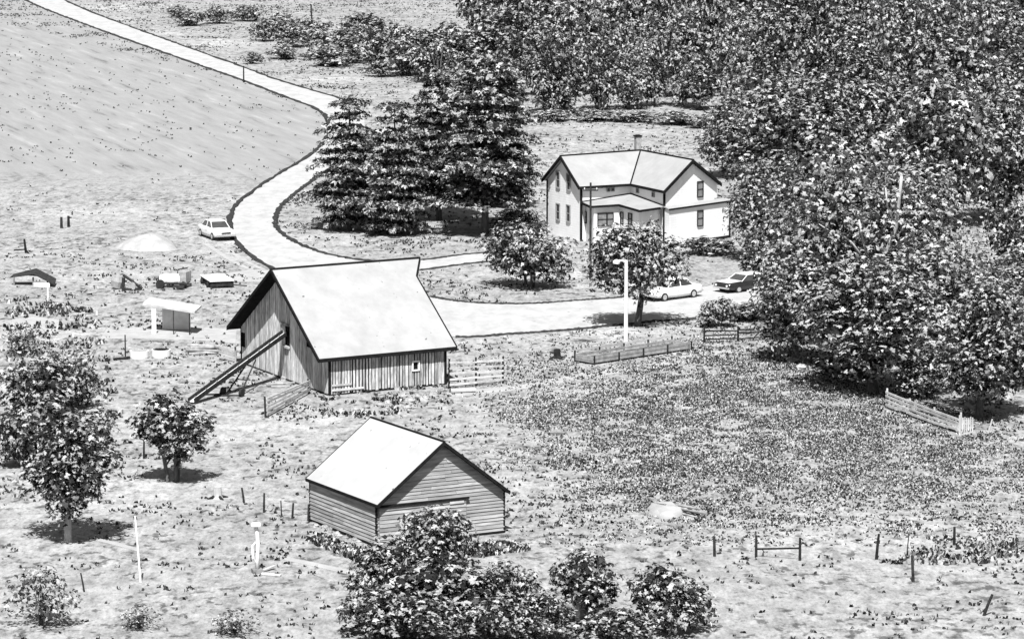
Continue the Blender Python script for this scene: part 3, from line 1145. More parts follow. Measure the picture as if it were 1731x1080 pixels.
g = P(998, 472)
z = Zat(g, 309)
up = thing('utility_pole', g, 'tall dark utility pole standing before the farmhouse porch', 'pole')
MB(g).tube([g - UPV * .1, g + UPV * z], [.10, .07], 8).build('shaft', 'dark_wood', up)
MB(g).box(g + Vector((-.55, -.11, z - .6)), (1.1, 0, 0), (0, .09, 0), (0, 0, .1)).build('crossarm', 'dark_wood', up)
for x in (-.45, .45):
    MB(g).tube([g + Vector((x, -.07, z - .5)), g + Vector((x, -.07, z - .36))], .04, 6).build('insulator', 'pale_metal', up)

g = P(1058, 577)
z = Zat(g, 440)
yl = thing('yard_light', g, 'white yard light pole with a short lamp arm beside the yard tree', 'lamp')
MB(g).tube([g - UPV * .1, g + UPV * z], [.14, .11], 10).build('pole', 'white_paint', yl)
MB(g).tube([g + UPV * (z - .12), g + Vector((-.3, -.02, z - .02)), g + Vector((-.62, -.05, z - .06))], .06, 8).build('arm', 'white_paint', yl)
MB(g).tube([g + Vector((-.62, -.05, z + .05)), g + Vector((-.64, -.05, z - .08)), g + Vector((-.66, -.05, z - .22))], [.08, .24, .22], 12).build('lamp_head', 'white_paint', yl)

g = P(435, 968)
pm = thing('hydrant_pump', g, 'white bent pump standpipe with flat cap and boards at its foot', 'pump')
s = mpp(g)
z = Zat(g, 884)
MB(g).tube([g, g + Vector((0.02, 0, z * .35)), g + Vector((.05, 0, z * .6)), g + Vector((.0, 0, z * .82)), g + Vector((-.06, 0, z * .95))], [.1, .09, .1, .1, .1], 9).build('standpipe', 'white_paint', pm, True)
MB(g).tube([g + Vector((-.04, 0, z * .95)), g + Vector((-.04, 0, z))], [.26, .24], 14).build('cap', 'white_paint', pm)
MB(g).tube([g + Vector((-.05, -.02, z * .62)), g + Vector((-.22, -.06, z * .55)), g + Vector((-.2, -.06, z * .3)), g + Vector((-.02, -.02, z * .22))], .06, 7).build('handle', 'white_paint', pm)
MB(g).cbox(g + Vector((0, 0, .1)), .5, .5, .2, .3).build('base', 'stone', pm)
MB(g).box(g + Vector((.2, -.5, .02)), (.95, -.35, 0), (.06, .16, 0), (0, 0, .08)).build('board', 'pale_wood', pm)
MB(g).box(g + Vector((.25, .1, .02)), (.6, .75, .1), (-.13, .1, 0), (0, 0, .07)).build('board', 'pale_wood', pm)

pole('marker_pole', (238, 984), 872, .055, 'white_paint', 'tall thin white pole leaning in the meadow left of the pump', 'pole', 230)
pole('stick', (143, 1000), 968, .045, 'dark_wood', 'short dark leaning stake at the lower left near the bush', 'post', 137)
pole('road_post', (412, 140), 112, .09, 'dark_wood', 'lone thin post standing beside the straight upper road', 'post')
pole('utility_pole', (529, 66), 8, .12, 'dark_wood', 'far dark pole among the shrubs beyond the road', 'pole', 526)
for i, (bx, by, ty, tx, lb) in enumerate([
        (446, 866, 833, 447, 'tallest dark post of the row left of the shed'),
        (413, 850, 824, 409, 'leftmost leaning post of the row left of the shed'),
        (476, 872, 846, 475, 'thin short stake in the row left of the shed'),
        (494, 876, 850, 496, 'dark thick post second nearest to the shed wall'),
        (521, 884, 852, 522, 'dark post standing against the back corner of the shed'),
        (243, 775, 742, 244, 'dark post left of the small round tree')]):
    pole('fence_post', (bx, by), ty, .06 if i not in (2,) else .035, 'dark_wood', lb, 'post', tx, 'posts of the old fence line by the shed')
for i, (bx, by, ty, tx, lb) in enumerate([
        (1208, 940, 906, 1207, 'single fence post left of the railed pair at lower right'),
        (1481, 945, 902, 1485, 'thick leaning fence post right of the gap at lower right'),
        (1613, 921, 890, 1613, 'small far fence post at the right above the ditch weeds'),
        (1544, 983, 938, 1541, 'leaning fence post nearest the ditch weeds at lower right'),
        (1662, 1040, 1004, 1677, 'steeply tilted stake in the lower right corner'),
        (1533, 935, 903, 1536, 'thin pale twig post between the two thick ones at right')]):
    pole('fence_post', (bx, by), ty, .075 if i != 5 else .03, 'dark_wood', lb, 'post', tx, 'posts of the pasture fence at lower right')
gA, gB = P(1278, 941), P(1352, 947)
rf = thing('rail_fence', (gA + gB) / 2, 'two dark posts joined by a single rail in the lower right pasture', 'fence')
o_ = (gA + gB) / 2
for g, ty in ((gA, 904), (gB, 908)):
    MB(o_).tube([g - UPV * .1, g + UPV * Zat(g, ty)], [.075, .06], 7).build('post', 'dark_wood', rf)
MB(o_).tube([gA + UPV * .4, gB + UPV * .62], .05, 6).build('rail', 'dark_wood', rf)
for i, (px, py, ty) in enumerate(((104, 386, 367), (116, 384, 365))):
    pole('post', (px, py), ty, .12, 'dark_wood', ('left' if i == 0 else 'right') + ' one of the two dark posts standing alone in the upper left field', 'post', None, 'two posts in the field')
g = P(44, 428)
ff = thing('broken_fence', g, 'broken dark post with a fallen rail at the left edge of the field', 'fence')
MB(g).tube([g, g + Vector((-.12, 0, Zat(g, 404)))], [.11, .08], 7).build('post', 'dark_wood', ff)
MB(g).tube([g + Vector((.25, -.3, .0)), g + Vector((0, 0, .3)), g + Vector((-.95, .1, .22))], .06, 6).build('rail', 'dark_wood', ff)


# ------------------------------------------------------------------ fences of boards
def board_fence(label, pa, pb, ha, hb, nrail, nposts, mat, post_mat, rail_w=0.14, thick=0.04, jitter=0.04, zlo=0.15, name='board_fence', post_extra=0.2, pr_=0.07):
    a, b = P(*pa), P(*pb)
    t = thing(name, a, label, 'fence')
    d = unit(b - a)
    nn = Vector((d.y, -d.x, 0))
    if nn.y > 0:
        nn = -nn
    L_ = (b - a).length
    for k in range(nposts):
        f = k / (nposts - 1)
        p = a.lerp(b, f)
        h = ha + (hb - ha) * f
        MB(a).tube([p - UPV * .1, p + UPV * (h + post_extra * rnd.uniform(.3, 1)) + Vector((rnd.uniform(-.06, .06), 0, 0))], [pr_, pr_ * .9], 7).build('post', post_mat, t)
    for r_ in range(nrail):
        for k in range(nposts - 1):
            f0, f1 = k / (nposts - 1), (k + 1) / (nposts - 1)
            z0 = zlo + (ha + (hb - ha) * f0 - zlo - rail_w) * (r_ / max(1, nrail - 1)) + rnd.uniform(-jitter, jitter)
            z1 = zlo + (ha + (hb - ha) * f1 - zlo - rail_w) * (r_ / max(1, nrail - 1)) + rnd.uniform(-jitter, jitter)
            p0, p1 = a + d * (L_ * f0 + .005) + nn * pr_, a + d * (L_ * f1 - .005) + nn * pr_
            q0, q1 = p0 + UPV * z0, p1 + UPV * z1
            MB(a).prism([q0, q1, q1 + UPV * rail_w * rnd.uniform(.8, 1.1), q0 + UPV * rail_w], nn * thick).build('rail', mat, t)
    return t


g = P(759, 655)
hB = Zat(P(759, 657), 611)
hC = Zat(P(850, 648), 607)
board_fence('pale board fence of five rails joining the right end of the barn', (759, 657), (850, 648), hB, hC, 5, 3, 'pale_wood', 'dark_wood', 0.13)
board_fence('slanting board gate panel hung on a dark post below the barn gable', (449, 706), (522, 665), Zat(P(449, 706), 672), Zat(P(522, 665), 643), 5, 2, 'pale_wood', 'dark_wood', 0.10, name='gate_panel')
board_fence('loose board pen with pale planks at the left corner of the barn', (372, 607), (398, 612), .95, .8, 5, 2, 'pale_wood', 'old_wood', 0.14, jitter=.12, name='board_pen')
board_fence('tumbledown plank fence with pale boards under the right hand trees', (1499, 690), (1622, 733), 1.05, .9, 4, 4, 'pale_wood', 'pale_wood', 0.13, jitter=.06)
board_fence('dark rail fence running from the feed bunk toward the big trees', (1190, 580), (1305, 574), .85, .8, 3, 3, 'dark_wood', 'dark_wood', 0.1, jitter=.1, post_extra=.5)
# upright slatted gate
g = P(1624, 730)
gt = thing('slat_gate', g, 'small gate of upright pale slats at the right end of the plank fence', 'gate')
for k in range(6):
    q = g + Vector((.08 + k * .115, .02 * k, 0))
    MB(g).box(q, (.07, 0, 0), (0, .03, 0), (0, 0, .85 + rnd.uniform(-.06, .06))).build('slat', 'pale_wood', gt)
for z_ in (.22, .62):
    MB(g).box(g + Vector((.04, .13, z_)), (.75, .02, 0), (0, .04, 0), (0, 0, .08)).build('rail', 'old_wood', gt)
MB(g).tube([g, g + UPV * 1.15], [.07, .06], 7).build('post', 'pale_wood', gt)
pole('fence_post', (1670, 734), 708, .055, 'pale_wood', 'pale leaning post right of the upright slatted gate', 'post', 1677)

# feed bunk
a, b = P(1003, 617), P(1167, 592)
t = thing('feed_bunk', a, 'long old plank feed bunk standing in the pasture below the yard', 'feed trough')
d = unit(b - a)
nn = Vector((-d.y, d.x, 0))
L_ = (b - a).length
W_ = 1.6
for k, zz in enumerate((.12, .36)):
    for side in (0, 1):
        for h_ in (0, 1):
            MB(a).box(a + d * (L_ * .5 * h_ + .01) + nn * (W_ * side) + UPV * zz, d * (L_ * .5 - .02), nn * .05, UPV * .19).build('side_board', 'old_wood', t)
MB(a).box(a + nn * .06 + UPV * .2, d * L_, nn * (W_ - .08), UPV * .04).build('floor', 'dark_wood', t)
for f in (0, .25, .5, .75, 1):
    p = a + d * (L_ * f)
    for side in (-.06, W_ + .06):
        MB(a).box(p + nn * side - d * .04, d * .08, nn * .08 * (1 if side > 0 else -1), UPV * (.75 if side > 0 else .62)).build('leg', 'dark_wood', t)
for h_ in range(4):
    MB(a).box(a + d * (L_ * .25 * h_ + .03) + nn * (W_ + .15) + UPV * .64, d * (L_ * .25 - .06), nn * .05, UPV * .16).build('top_rail', 'pale_wood', t)
    MB(a).box(a + d * (L_ * .25 * h_ + .03) + nn * (W_ + .15) + UPV * .4, d * (L_ * .25 - .06), nn * .05, UPV * .12).build('top_rail', 'pale_wood', t)
for f in (0, 1):
    MB(a).box(a + d * (L_ * f - (.05 if f else 0)) + nn * .06 + UPV * .12, d * .05, nn * (W_ - .1), UPV * .4).build('end_board', 'old_wood', t)

# ------------------------------------------------------------------ bale elevator
g0 = P(324, 683)
top = O + vh * hay_a + UPV * (hay_z + .1) + ng * 0.0
el = thing('bale_elevator', g0, 'long inclined bale elevator rising from the grass to the barn gable door', 'conveyor')
ax = (top - g0)
axh = unit(ax)
sd_ = unit(axh.cross(UPV))
nrm = sd_.cross(axh)
wd = .22
for s_ in (-1, 1):
    MB(g0).box(g0 + sd_ * (s_ * wd) - sd_ * .03 + UPV * .1, ax, sd_ * .07, nrm * .26).build('side_rail', 'dark_metal', el)
MB(g0).box(g0 - sd_ * (wd - .045) + UPV * .12, ax, sd_ * (2 * wd - .09), nrm * .03).build('trough_bed', 'pale_metal', el)
fl_n = 9
for k in range(fl_n):
    p = g0 + ax * ((k + .5) / fl_n) - sd_ * (wd - .06) + UPV * .12 + nrm * .035
    MB(g0).box(p, axh * .05, sd_ * (2 * wd - .12), nrm * .06).build('flight', 'grey_metal', el)
q = g0 + ax * .62
fA, fB = P(394, 668), P(408, 664)
hinge = g0 + ax * .64
for s_ in (-1, 1):
    foot_ = P(393, 669) + sd_ * (s_ * .5) * 1
    foot_.z = 0
    MB(g0).tube([foot_, hinge + sd_ * (s_ * wd)], .05, 6).build('leg', 'dark_metal', el)
    f2 = P(352, 669) + sd_ * (s_ * .4)
    f2.z = .06
    MB(g0).tube([foot_ + UPV * .08, f2], .05, 6).build('base_bar', 'dark_metal', el)
MB(g0).tube([(P(393, 669) + sd_ * .5).lerp(hinge + sd_ * wd, .45), (P(393, 669) - sd_ * .5).lerp(hinge - sd_ * wd, .45)], .04, 6).build('brace', 'dark_metal', el)
MB(g0).tube([P(393, 669) + sd_ * .75 + UPV * .25, P(393, 669) + sd_ * .6 + UPV * .25], .25, 14).build('wheel', 'tyre', el)
MB(g0).tube([P(393, 669) - sd_ * .75 + UPV * .25, P(393, 669) - sd_ * .6 + UPV * .25], .25, 14).build('wheel', 'tyre', el)

# ------------------------------------------------------------------ junk in the left field
# sand heap
g = P(248, 424)
s = mpp(g)
m = MB(g)
vs, fs = [], []
NR, NA = 9, 28
r2 = random.Random(5)
ph = [r2.uniform(0, 6.28) for _ in range(6)]
for i in range(NR + 1):
    q = i / NR
    for k in range(NA):
        an = 2 * math.pi * k / NA
        wob = 1 + .10 * math.sin(3 * an + ph[0]) + .07 * math.sin(5 * an + ph[1]) + .04 * math.sin(9 * an + ph[2])
        rr = q * wob
        zz = 1.08 * math.cos(q * math.pi / 2) ** .9 * (1 + .12 * math.sin(2 * an + ph[3]) * q) + (.0 if i < NR else -.05) + r2.uniform(-.03, .03)
        vs.append(g + Vector((2.35 * rr * math.cos(an) + .1 * (1 - q), 1.9 + 2.6 * rr * math.sin(an), max(zz, -.04))))
for i in range(NR):
    for k in range(NA):
        l = (k + 1) % NA
        fs.append((i * NA + k, (i + 1) * NA + k, (i + 1) * NA + l, i * NA + l))
m.add(vs, fs)
o = m.build('sand_heap', 'sand', None, True)
o.location = g
tag(o, 'pale heap of sand on the field beside the parked sedan', 'sand heap')

# box wagon
g = P(356, 488)
wg = thing('box_wagon', g, 'low box wagon with white top and dark sides, nearest the barn', 'wagon')
A_ = Vector((1.6, .5, 0))
B_ = Vector((-.95, 3.2, 0))
MB(g).box(g + UPV * .12, A_, B_, UPV * .38).build('box', 'dark_metal', wg)
MB(g).box(g - A_ * .04 - B_ * .03 + UPV * .505, A_ * 1.08, B_ * 1.06, UPV * .06).build('lid', 'white_paint', wg)
Au = unit(A_)
for (i, j) in ((-.06, .2), (1.06, .2), (-.06, .8), (1.06, .8)):
    MB(g).disc_x(g + A_ * i + B_ * j + UPV * .2, Au, .2, .1, 12).build('wheel', 'tyre', wg)
MB(g).tube([g + A_ * .9 + B_ * .05 + UPV * .2, g + A_ * 1.6 - B_ * .05 + UPV * .12], .05, 6).build('drawbar', 'dark_metal', wg)

# old implement with wheel
g = P(292, 488)
im = thing('farm_implement', g, 'old wheeled implement with a pale hood, left of the box wagon', 'farm machine')
MB(g).disc_x(g + Vector((-.9, 0, .32)), (.5, 1, 0), .34, .16, 16).build('wheel', 'tyre', im)
MB(g).disc_x(g + Vector((.75, .1, .26)), (.5, 1, 0), .27, .14, 16).build('wheel', 'tyre', im)
MB(g).box(g + Vector((-1.0, .3, .5)), (1.5, -.25, 0), (.4, 1.2, 0), (0, 0, .42)).build('hood', 'pale_metal', im)
MB(g).box(g + Vector((.42, .1, .45)), (.55, -.1, 0), (.3, 1.0, 0), (0, 0, .75)).build('hopper', 'grey_metal', im)
MB(g).tube([g + Vector((-.7, -.1, .42)), g + Vector((1.4, -.3, .38))], .08, 6).build('frame_bar', 'dark_metal', im)
MB(g).tube([g + Vector((.1, -.5, .12)), g + Vector((.9, -.7, .2))], .14, 7).build('roller', 'dark_metal', im)
MB(g).tube([g + Vector((.2, 1.2, .5)), g + Vector((.3, 1.2, 1.25)), g + Vector((1.0, 1.2, 1.35))], .05, 6).build('lever', 'dark_metal', im)

g = P(213, 490)
im = thing('hay_rake', g, 'rusty implement with a round hopper and dark bent frame in the field', 'farm machine')
MB(g).tube([g + Vector((-.75, .6, .1)), g + Vector((-.65, .6, .55)), g + Vector((-.6, .6, .95))], [.42, .5, .36], 14).build('drum', 'grey_metal', im)
MB(g).tube([g + Vector((-.2, .2, 1.05)), g + Vector((.3, 0, .75)), g + Vector((.9, -.1, .3)), g + Vector((1.2, -.1, .1))], .1, 6).build('frame_bar', 'dark_metal', im)
MB(g).tube([g + Vector((-.2, -.1, .05)), g + Vector((-.15, -.1, .9))], .12, 6).build('upright', 'dark_metal', im)
MB(g).box(g + Vector((-.2, -.35, .02)), (1.3, .1, 0), (0, .25, 0), (0, 0, .14)).build('skid', 'dark_metal', im)
MB(g).disc_x(g + Vector((.45, -.25, .3)), (.2, 1, 0), .3, .1, 14).build('wheel', 'grey_metal', im)

g = P(62, 484)
im = thing('collapsed_lean_to', g, 'dark sagging sheet roof of a collapsed lean to at the far left', 'shelter')
MB(g).prism([g + Vector((-2.0, .5, .55)), g + Vector((-.2, .0, .85)), g + Vector((1.4, -.6, .15)), g + Vector((1.3, 1.2, .35)), g + Vector((-.2, 1.6, 1.05)), g + Vector((-1.9, 1.8, .6))], (0, 0, .06)).build('roof_sheet', 'dark_metal', im)
MB(g).box(g + Vector((-.2, -.1, 0)), (1.2, -.3, 0), (0, .05, 0), (0, 0, .3)).build('panel', 'white_paint', im)
for x in (-1.7, -.3, .75):
    MB(g).tube([g + Vector((x, .4, -.05)), g + Vector((x, .4, .62 if x < 0.5 else .35))], .06, 6).build('post', 'old_wood', im)
pole('marker_post', (81, 505), 484, .07, 'white_paint', 'short white post standing below the collapsed lean to', 'post')

# open sided shelter
g = P(288, 566)
sh_ = thing('open_shelter', g, 'small open shelter with a tilted white roof on posts left of the barn', 'shelter')
zl, zr_ = Zat(P(260, 563), 519), Zat(P(318, 567), 530)
p1, p2 = P(241, 516, zl), P(329, 530, zr_)
MB(g).prism([p1, p2, p2 + Vector((.3, 2.0, .12)), p1 + Vector((.3, 2.0, .12))], UPV * .14).build('roof', 'pale_wood', sh_)
for px, py, zz, w_, mt in ((260, 565, zl - .06, .3, 'white_paint'), (293, 566, (zl + zr_) / 2, .06, 'dark_wood'), (320, 567, zr_, .07, 'dark_wood')):
    q = P(px, py)
    q.y += .25
    MB(g).cbox(q + UPV * (zz / 2 - .02), w_, .1, zz - .04).build('post', mt, sh_)
q = P(266, 563)
MB(g).box(q + Vector((.2, 1.6, 0)), (1.9, .05, 0), (0, .06, 0), (0, 0, zr_ - .05)).build('back_wall', 'pale_metal', sh_)

# stock tanks
for i, (px, py, lb) in enumerate(((234, 608, 'left of two round white stock tanks, standing near the shelter'), (271, 606, 'right of two round white stock tanks, dark inside'))):
    g = P(px, py)
    tk = thing('stock_tank', g, lb, 'tank', 'round stock tanks')
    g2_ = g + Vector((0, .62, 0))
    MB(g).tube([g2_, g2_ + UPV * .1, g2_ + UPV * .5], [.60, .62, .62], 22).build('tub', 'white_paint', tk)
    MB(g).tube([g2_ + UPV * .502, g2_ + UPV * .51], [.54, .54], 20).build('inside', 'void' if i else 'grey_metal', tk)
g = P(212, 606)
pole('tank_post', (212, 606), 566, .05, 'dark_wood', 'thin dark post just left of the round stock tanks', 'post')
g = P(205, 609)
o = MB(g).tube([g + Vector((-.5, 0, .08)), g + Vector((.5, .5, .12))], .09, 7).build('log', 'dark_wood')
o.location = g
tag(o, 'short dark log lying left of the stock tanks', 'log')


def log_pile(label, px, py, n, ln, rad, spread, mat, rz, cat='log pile'):
    g = P(px, py)
    t = thing('log_pile', g, label, cat)
    for k in range(n):
        a = rz + rnd.uniform(-.25, .25)
        d = Vector((math.cos(a), math.sin(a), rnd.uniform(-.06, .08)))
        c = g + Vector((rnd.uniform(-spread, spread) * .4, rnd.uniform(-spread, spread) * 1.2, rad * (1 + 1.5 * (k % 3))))
        l_ = ln * rnd.uniform(.7, 1.1)
        MB(g).tube([c - d * l_ / 2, c + d * l_ / 2], [rad, rad * .8], 7).build('log', mat, t)
    return t


log_pile('pile of weathered logs between the stock tanks and the barn', 345, 598, 9, 2.2, .11, .8, 'old_wood', .1)
log_pile('tangle of dead branches on the pale mound in the pasture', 1165, 868, 9, 1.9, .06, .7, 'old_wood', -.9, 'branches')
log_pile('broken pale branches lying on the grass below the yard', 990, 576, 5, 1.6, .05, .5, 'old_wood', -.3, 'branches')
log_pile('heap of loose boards on the grass under the elevator', 470, 655, 5, 1.6, .05, .5, 'old_wood', .2, 'branches')
g = P(1128, 872)
o = rock('earth_mound', g + Vector((0, 1.4, -.05)), 1.15, 2.2, .36, 'sand', None, 77)
o.data.polygons.foreach_set('use_smooth', [True] * len(o.data.polygons))
tag(o, 'low pale earth mound beside the dead branches in the pasture', 'mound')
for i, (px, py, lb, dkm) in enumerate(((942, 606, 'dark broken stump in the grass right of the board fence', 'dark_wood'), (368, 842, 'pale stump in weeds left of the shed post row', 'pale_wood'))):
    g = P(px, py)
    t = thing('tree_stump', g, lb, 'stump')
    h_ = .62
    MB(g).tube([g - UPV * .05, g + UPV * .12, g + UPV * h_], [.33, .24, .2], 10).build('trunk', dkm, t)
    for k in range(4):
        a = k * 1.6 + .5
        MB(g).tube([g + UPV * .14, g + Vector((math.cos(a) * .6, math.sin(a) * .6, .02))], [.12, .04], 6).build('root', 'dark_wood', t)
    if i == 0:
        MB(g).tube([g + UPV * .3, g + Vector((-.5, .1, .42))], [.1, .05], 6).build('branch_stub', dkm, t)

g = P(783, 664)
o = MB(g).tube([g + Vector((-.75, -.1, .13)), g + Vector((.75, .2, .15))], [.15, .12], 9).build('log', 'pale_wood')
o.location = g
tag(o, 'pale log lying on the grass at the foot of the board fence', 'log')
# stones at the foot of the barn
sl = [(705, 672), (692, 680), (718, 676), (733, 671), (680, 672), (712, 687), (700, 664), (745, 678), (722, 668), (688, 691), (640, 686), (618, 690), (655, 681), (600, 694), (575, 697)]
for i, (px, py) in enumerate(sl):
    g = P(px, py)
    k = rnd.uniform(.7, 1.35)
    o = rock('field_stone', g + UPV * .06, .3 * k, .34 * k, .2 * k, 'stone', None, 200 + i)
    tag(o, 'pale field stone in the loose heap along the foot of the barn', 'stone', 'stones along the barn foot')
for i, (px, py, lb) in enumerate(((1312, 594, 'large pale boulder under the right trees'), (1340, 612, 'round white boulder beside the trees, lowest of three'), (1355, 624, 'small pale boulder in the shade of the trees'))):
    g = P(px, py)
    tag(rock('boulder', g + UPV * .1, .55 - .1 * i, .5, .3 - .04 * i, 'stone', None, 300 + i), lb, 'boulder')


# ------------------------------------------------------------------ foliage
def leaf_quads(rng, C, N, size, aspect=0.5, fold=0.25):
    """C centres (n,3), N normals (n,3): folded diamond leaves, 4 corners each"""
    n = len(C)
    N = N / np.maximum(np.linalg.norm(N, axis=1, keepdims=True), 1e-6)
    ref = rng.normal(size=(n, 3))
    t = np.cross(N, ref)
    t /= np.maximum(np.linalg.norm(t, axis=1, keepdims=True), 1e-6)
    b = np.cross(N, t)
    s = size * rng.uniform(.6, 1.4, (n, 1))
    w = s * aspect * rng.uniform(.7, 1.3, (n, 1))
    v0 = C - t * s * .5
    v2 = C + t * s * .5
    v1 = C + b * w * .5 - N * s * fold * .4 + t * s * rng.uniform(-.2, .2, (n, 1))
    v3 = C - b * w * .5 - N * s * fold * .4 + t * s * rng.uniform(-.2, .2, (n, 1))
    V = np.stack([v0, v1, v2, v3], axis=1).reshape(-1, 3)
    Q = np.arange(4 * n).reshape(n, 4)
    return V, Q


def crown_mesh(seed, n, leaf, z0, puffs, pr=(.13, .22), top=1.0, squash=1.0, mat='leaf_mid', asp=0.55, flare=1.0):
    """unit crown (|x|,|y| < .5, z0..1) as loose leaf clumps gathered in uneven puffs; leaf is (horizontal, vertical) size"""
    rng = np.random.default_rng(seed)
    cs, rs = [], []
    tries = 0
    while len(cs) < puffs and tries < 4000:
        tries += 1
        d = rng.normal(size=3)
        d /= np.linalg.norm(d)
        q = rng.uniform(.25, 1.0) ** (1 / 2.2)
        r = rng.uniform(*pr)
        p = d * q * np.array([.5 - r * .75, .5 - r * .75, (1 - z0) / 2 - r * .6 * (1 - z0)])
        # fuller below the middle, narrower at the top
        zz = p[2] / ((1 - z0) / 2)
        k = 1.0 - .22 * max(0, zz) * flare
        if rng.uniform() < .25:
            k *= rng.uniform(1.0, 1.18)
        p[0] *= k
        p[1] *= k
        if all(np.linalg.norm(p - c) > .45 * max(r, r_) for c, r_ in zip(cs, rs)):
            cs.append(p)
            rs.append(r)
    cs = np.array(cs)
    rs = np.array(rs)
    cs[:, 2] += (1 + z0) / 2
    w = rs ** 2
    idx = rng.choice(len(cs), n, p=w / w.sum())
    d = rng.normal(size=(n, 3))
    d /= np.linalg.norm(d, axis=1, keepdims=True)
    rad = rs[idx][:, None] * (rng.uniform(.12, 1.0, (n, 1)) ** .5) * rng.uniform(.9, 1.12, (n, 1))
    C = cs[idx] + d * rad * np.array([1, 1, squash * (1 - z0)])
    N = d * .8 + rng.normal(size=(n, 3)) * .42 + np.array([0, 0, .75])
    return cs, rs, (rng, C, N)


def sprays(rng, C, N, leaf, k=6, aspect=.62, droop=.30):
    """leaf sprays: k leaves joined at one twig point, spread about the normal"""
    n = len(C)
    N = N / np.maximum(np.linalg.norm(N, axis=1, keepdims=True), 1e-6)
    ref = rng.normal(size=(n, 3))
    t = np.cross(N, ref)
    t /= np.maximum(np.linalg.norm(t, axis=1, keepdims=True), 1e-6)
    b = np.cross(N, t)
    V = np.zeros((n, 1 + 3 * k, 3))
    V[:, 0] = C
    sz = leaf * rng.uniform(.65, 1.35, (n, 1))
    str_ = rng.uniform(.55, 1.0, (n, 1))
    for i in range(k):
        a = (2 * math.pi * i / k + rng.uniform(-.45, .45, (n, 1)))
        d = t * np.cos(a) + b * np.sin(a) * str_
        sd2 = -t * np.sin(a) + b * np.cos(a) * str_
        l_ = sz * rng.uniform(.55, 1.25, (n, 1))
        w_ = l_ * aspect * .5 * rng.uniform(.7, 1.3, (n, 1))
        dz = -N * l_ * droop * rng.uniform(-.2, 1.6, (n, 1))
        V[:, 1 + 3 * i] = C + d * l_ * .5 + sd2 * w_ + dz * .15
        V[:, 2 + 3 * i] = C + d * l_ + dz
        V[:, 3 + 3 * i] = C + d * l_ * .5 - sd2 * w_ + dz * .15
    base = np.arange(n)[:, None] * (1 + 3 * k)
    Q = np.stack([np.concatenate([base, base + 1 + 3 * i, base + 2 + 3 * i, base + 3 + 3 * i], 1) for i in range(k)], 1)
    return V.reshape(-1, 3), Q.reshape(-1, 4)[:, ::-1]


class Kind:
    """a kind of tree: shared trunk and crown meshes in real size (native height and width), copied and scaled"""

    def __init__(self, seed, w, h, n, leaf, z0, puffs, mat, bark='bark', trunk_r=.2, pr=(.12, .25), asp=.55, stems=1, limbs=8, conifer=False, flare=1.0):
        self.w, self.h = w, h
        cs, rs, (rng, C, N) = crown_mesh(seed, int(n / 2.7), leaf, z0, puffs, pr, mat=mat, flare=flare)
        S = np.array([w, w, h])
        C = C * S
        V, Q = sprays(rng, C, N, leaf * .64)
        V[:, 2] = np.maximum(V[:, 2], 0.02)
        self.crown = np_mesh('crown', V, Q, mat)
        m = MB()
        r_ = random.Random(seed)
        cw = cs * S
        order = sorted(range(len(cw)), key=lambda i: -cw[i][2])
        zt = h * (z0 + (1 - z0) * .55)
        for s_ in range(stems):
            ox, oy = (0, 0) if stems == 1 else (r_.uniform(-.12, .12) * w, r_.uniform(-.12, .12) * w)
            lean = Vector((r_.uniform(-.05, .05) * w + ox * 1.3, r_.uniform(-.05, .05) * w + oy * 1.3, zt))
            base = Vector((ox * .5, oy * .5, -.1))
            tr = trunk_r / (stems ** .5)
            mid = base.lerp(lean, .5) + Vector((r_.uniform(-.03, .03) * w, r_.uniform(-.03, .03) * w, 0))
            m.tube([base, base + Vector((0, 0, .12 * h * .3)), mid, lean], [tr * 1.5, tr, tr * .8, tr * .4], 8)
            picks = r_.sample(range(len(cw)), min(limbs, len(cw)))
            for i in picks:
                c = Vector(cw[i])
                f = min(.95, max(.25, (c.z / zt) * .6))
                st = base.lerp(mid, f / .5) if f < .5 else mid.lerp(lean, (f - .5) / .5)
                if c.z < st.z:
                    st = base.lerp(mid, .6)
                md = st.lerp(c, .55) + Vector((0, 0, .06 * h * r_.uniform(-.3, .8)))
                m.tube([st, md, c], [tr * .5, tr * .32, tr * .12], 6)
        self.trunk = m.build('trunk', bark, None, True)
        self.used = False

    def put(self, loc, w, h, label, cat, rz=None, group=None, name='tree'):
        t = thing(name, loc, label, cat, group)
        t.rotation_euler = (0, 0, rnd.uniform(0, 6.28) if rz is None else rz)
        t.scale = (w / self.w, w / self.w, h / self.h)
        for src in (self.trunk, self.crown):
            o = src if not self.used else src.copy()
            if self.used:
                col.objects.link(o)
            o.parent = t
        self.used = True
        return t


def put_px(kind, bpx, tpy, wpx, label, cat='tree', rz=None, group=None, name='tree'):
    g = P(*bpx)
    return kind.put(g, wpx * mpp(g) * (1.0 if isinstance(kind, Conifer) else 1.13), Zat(g, tpy), label, cat, rz, group, name)


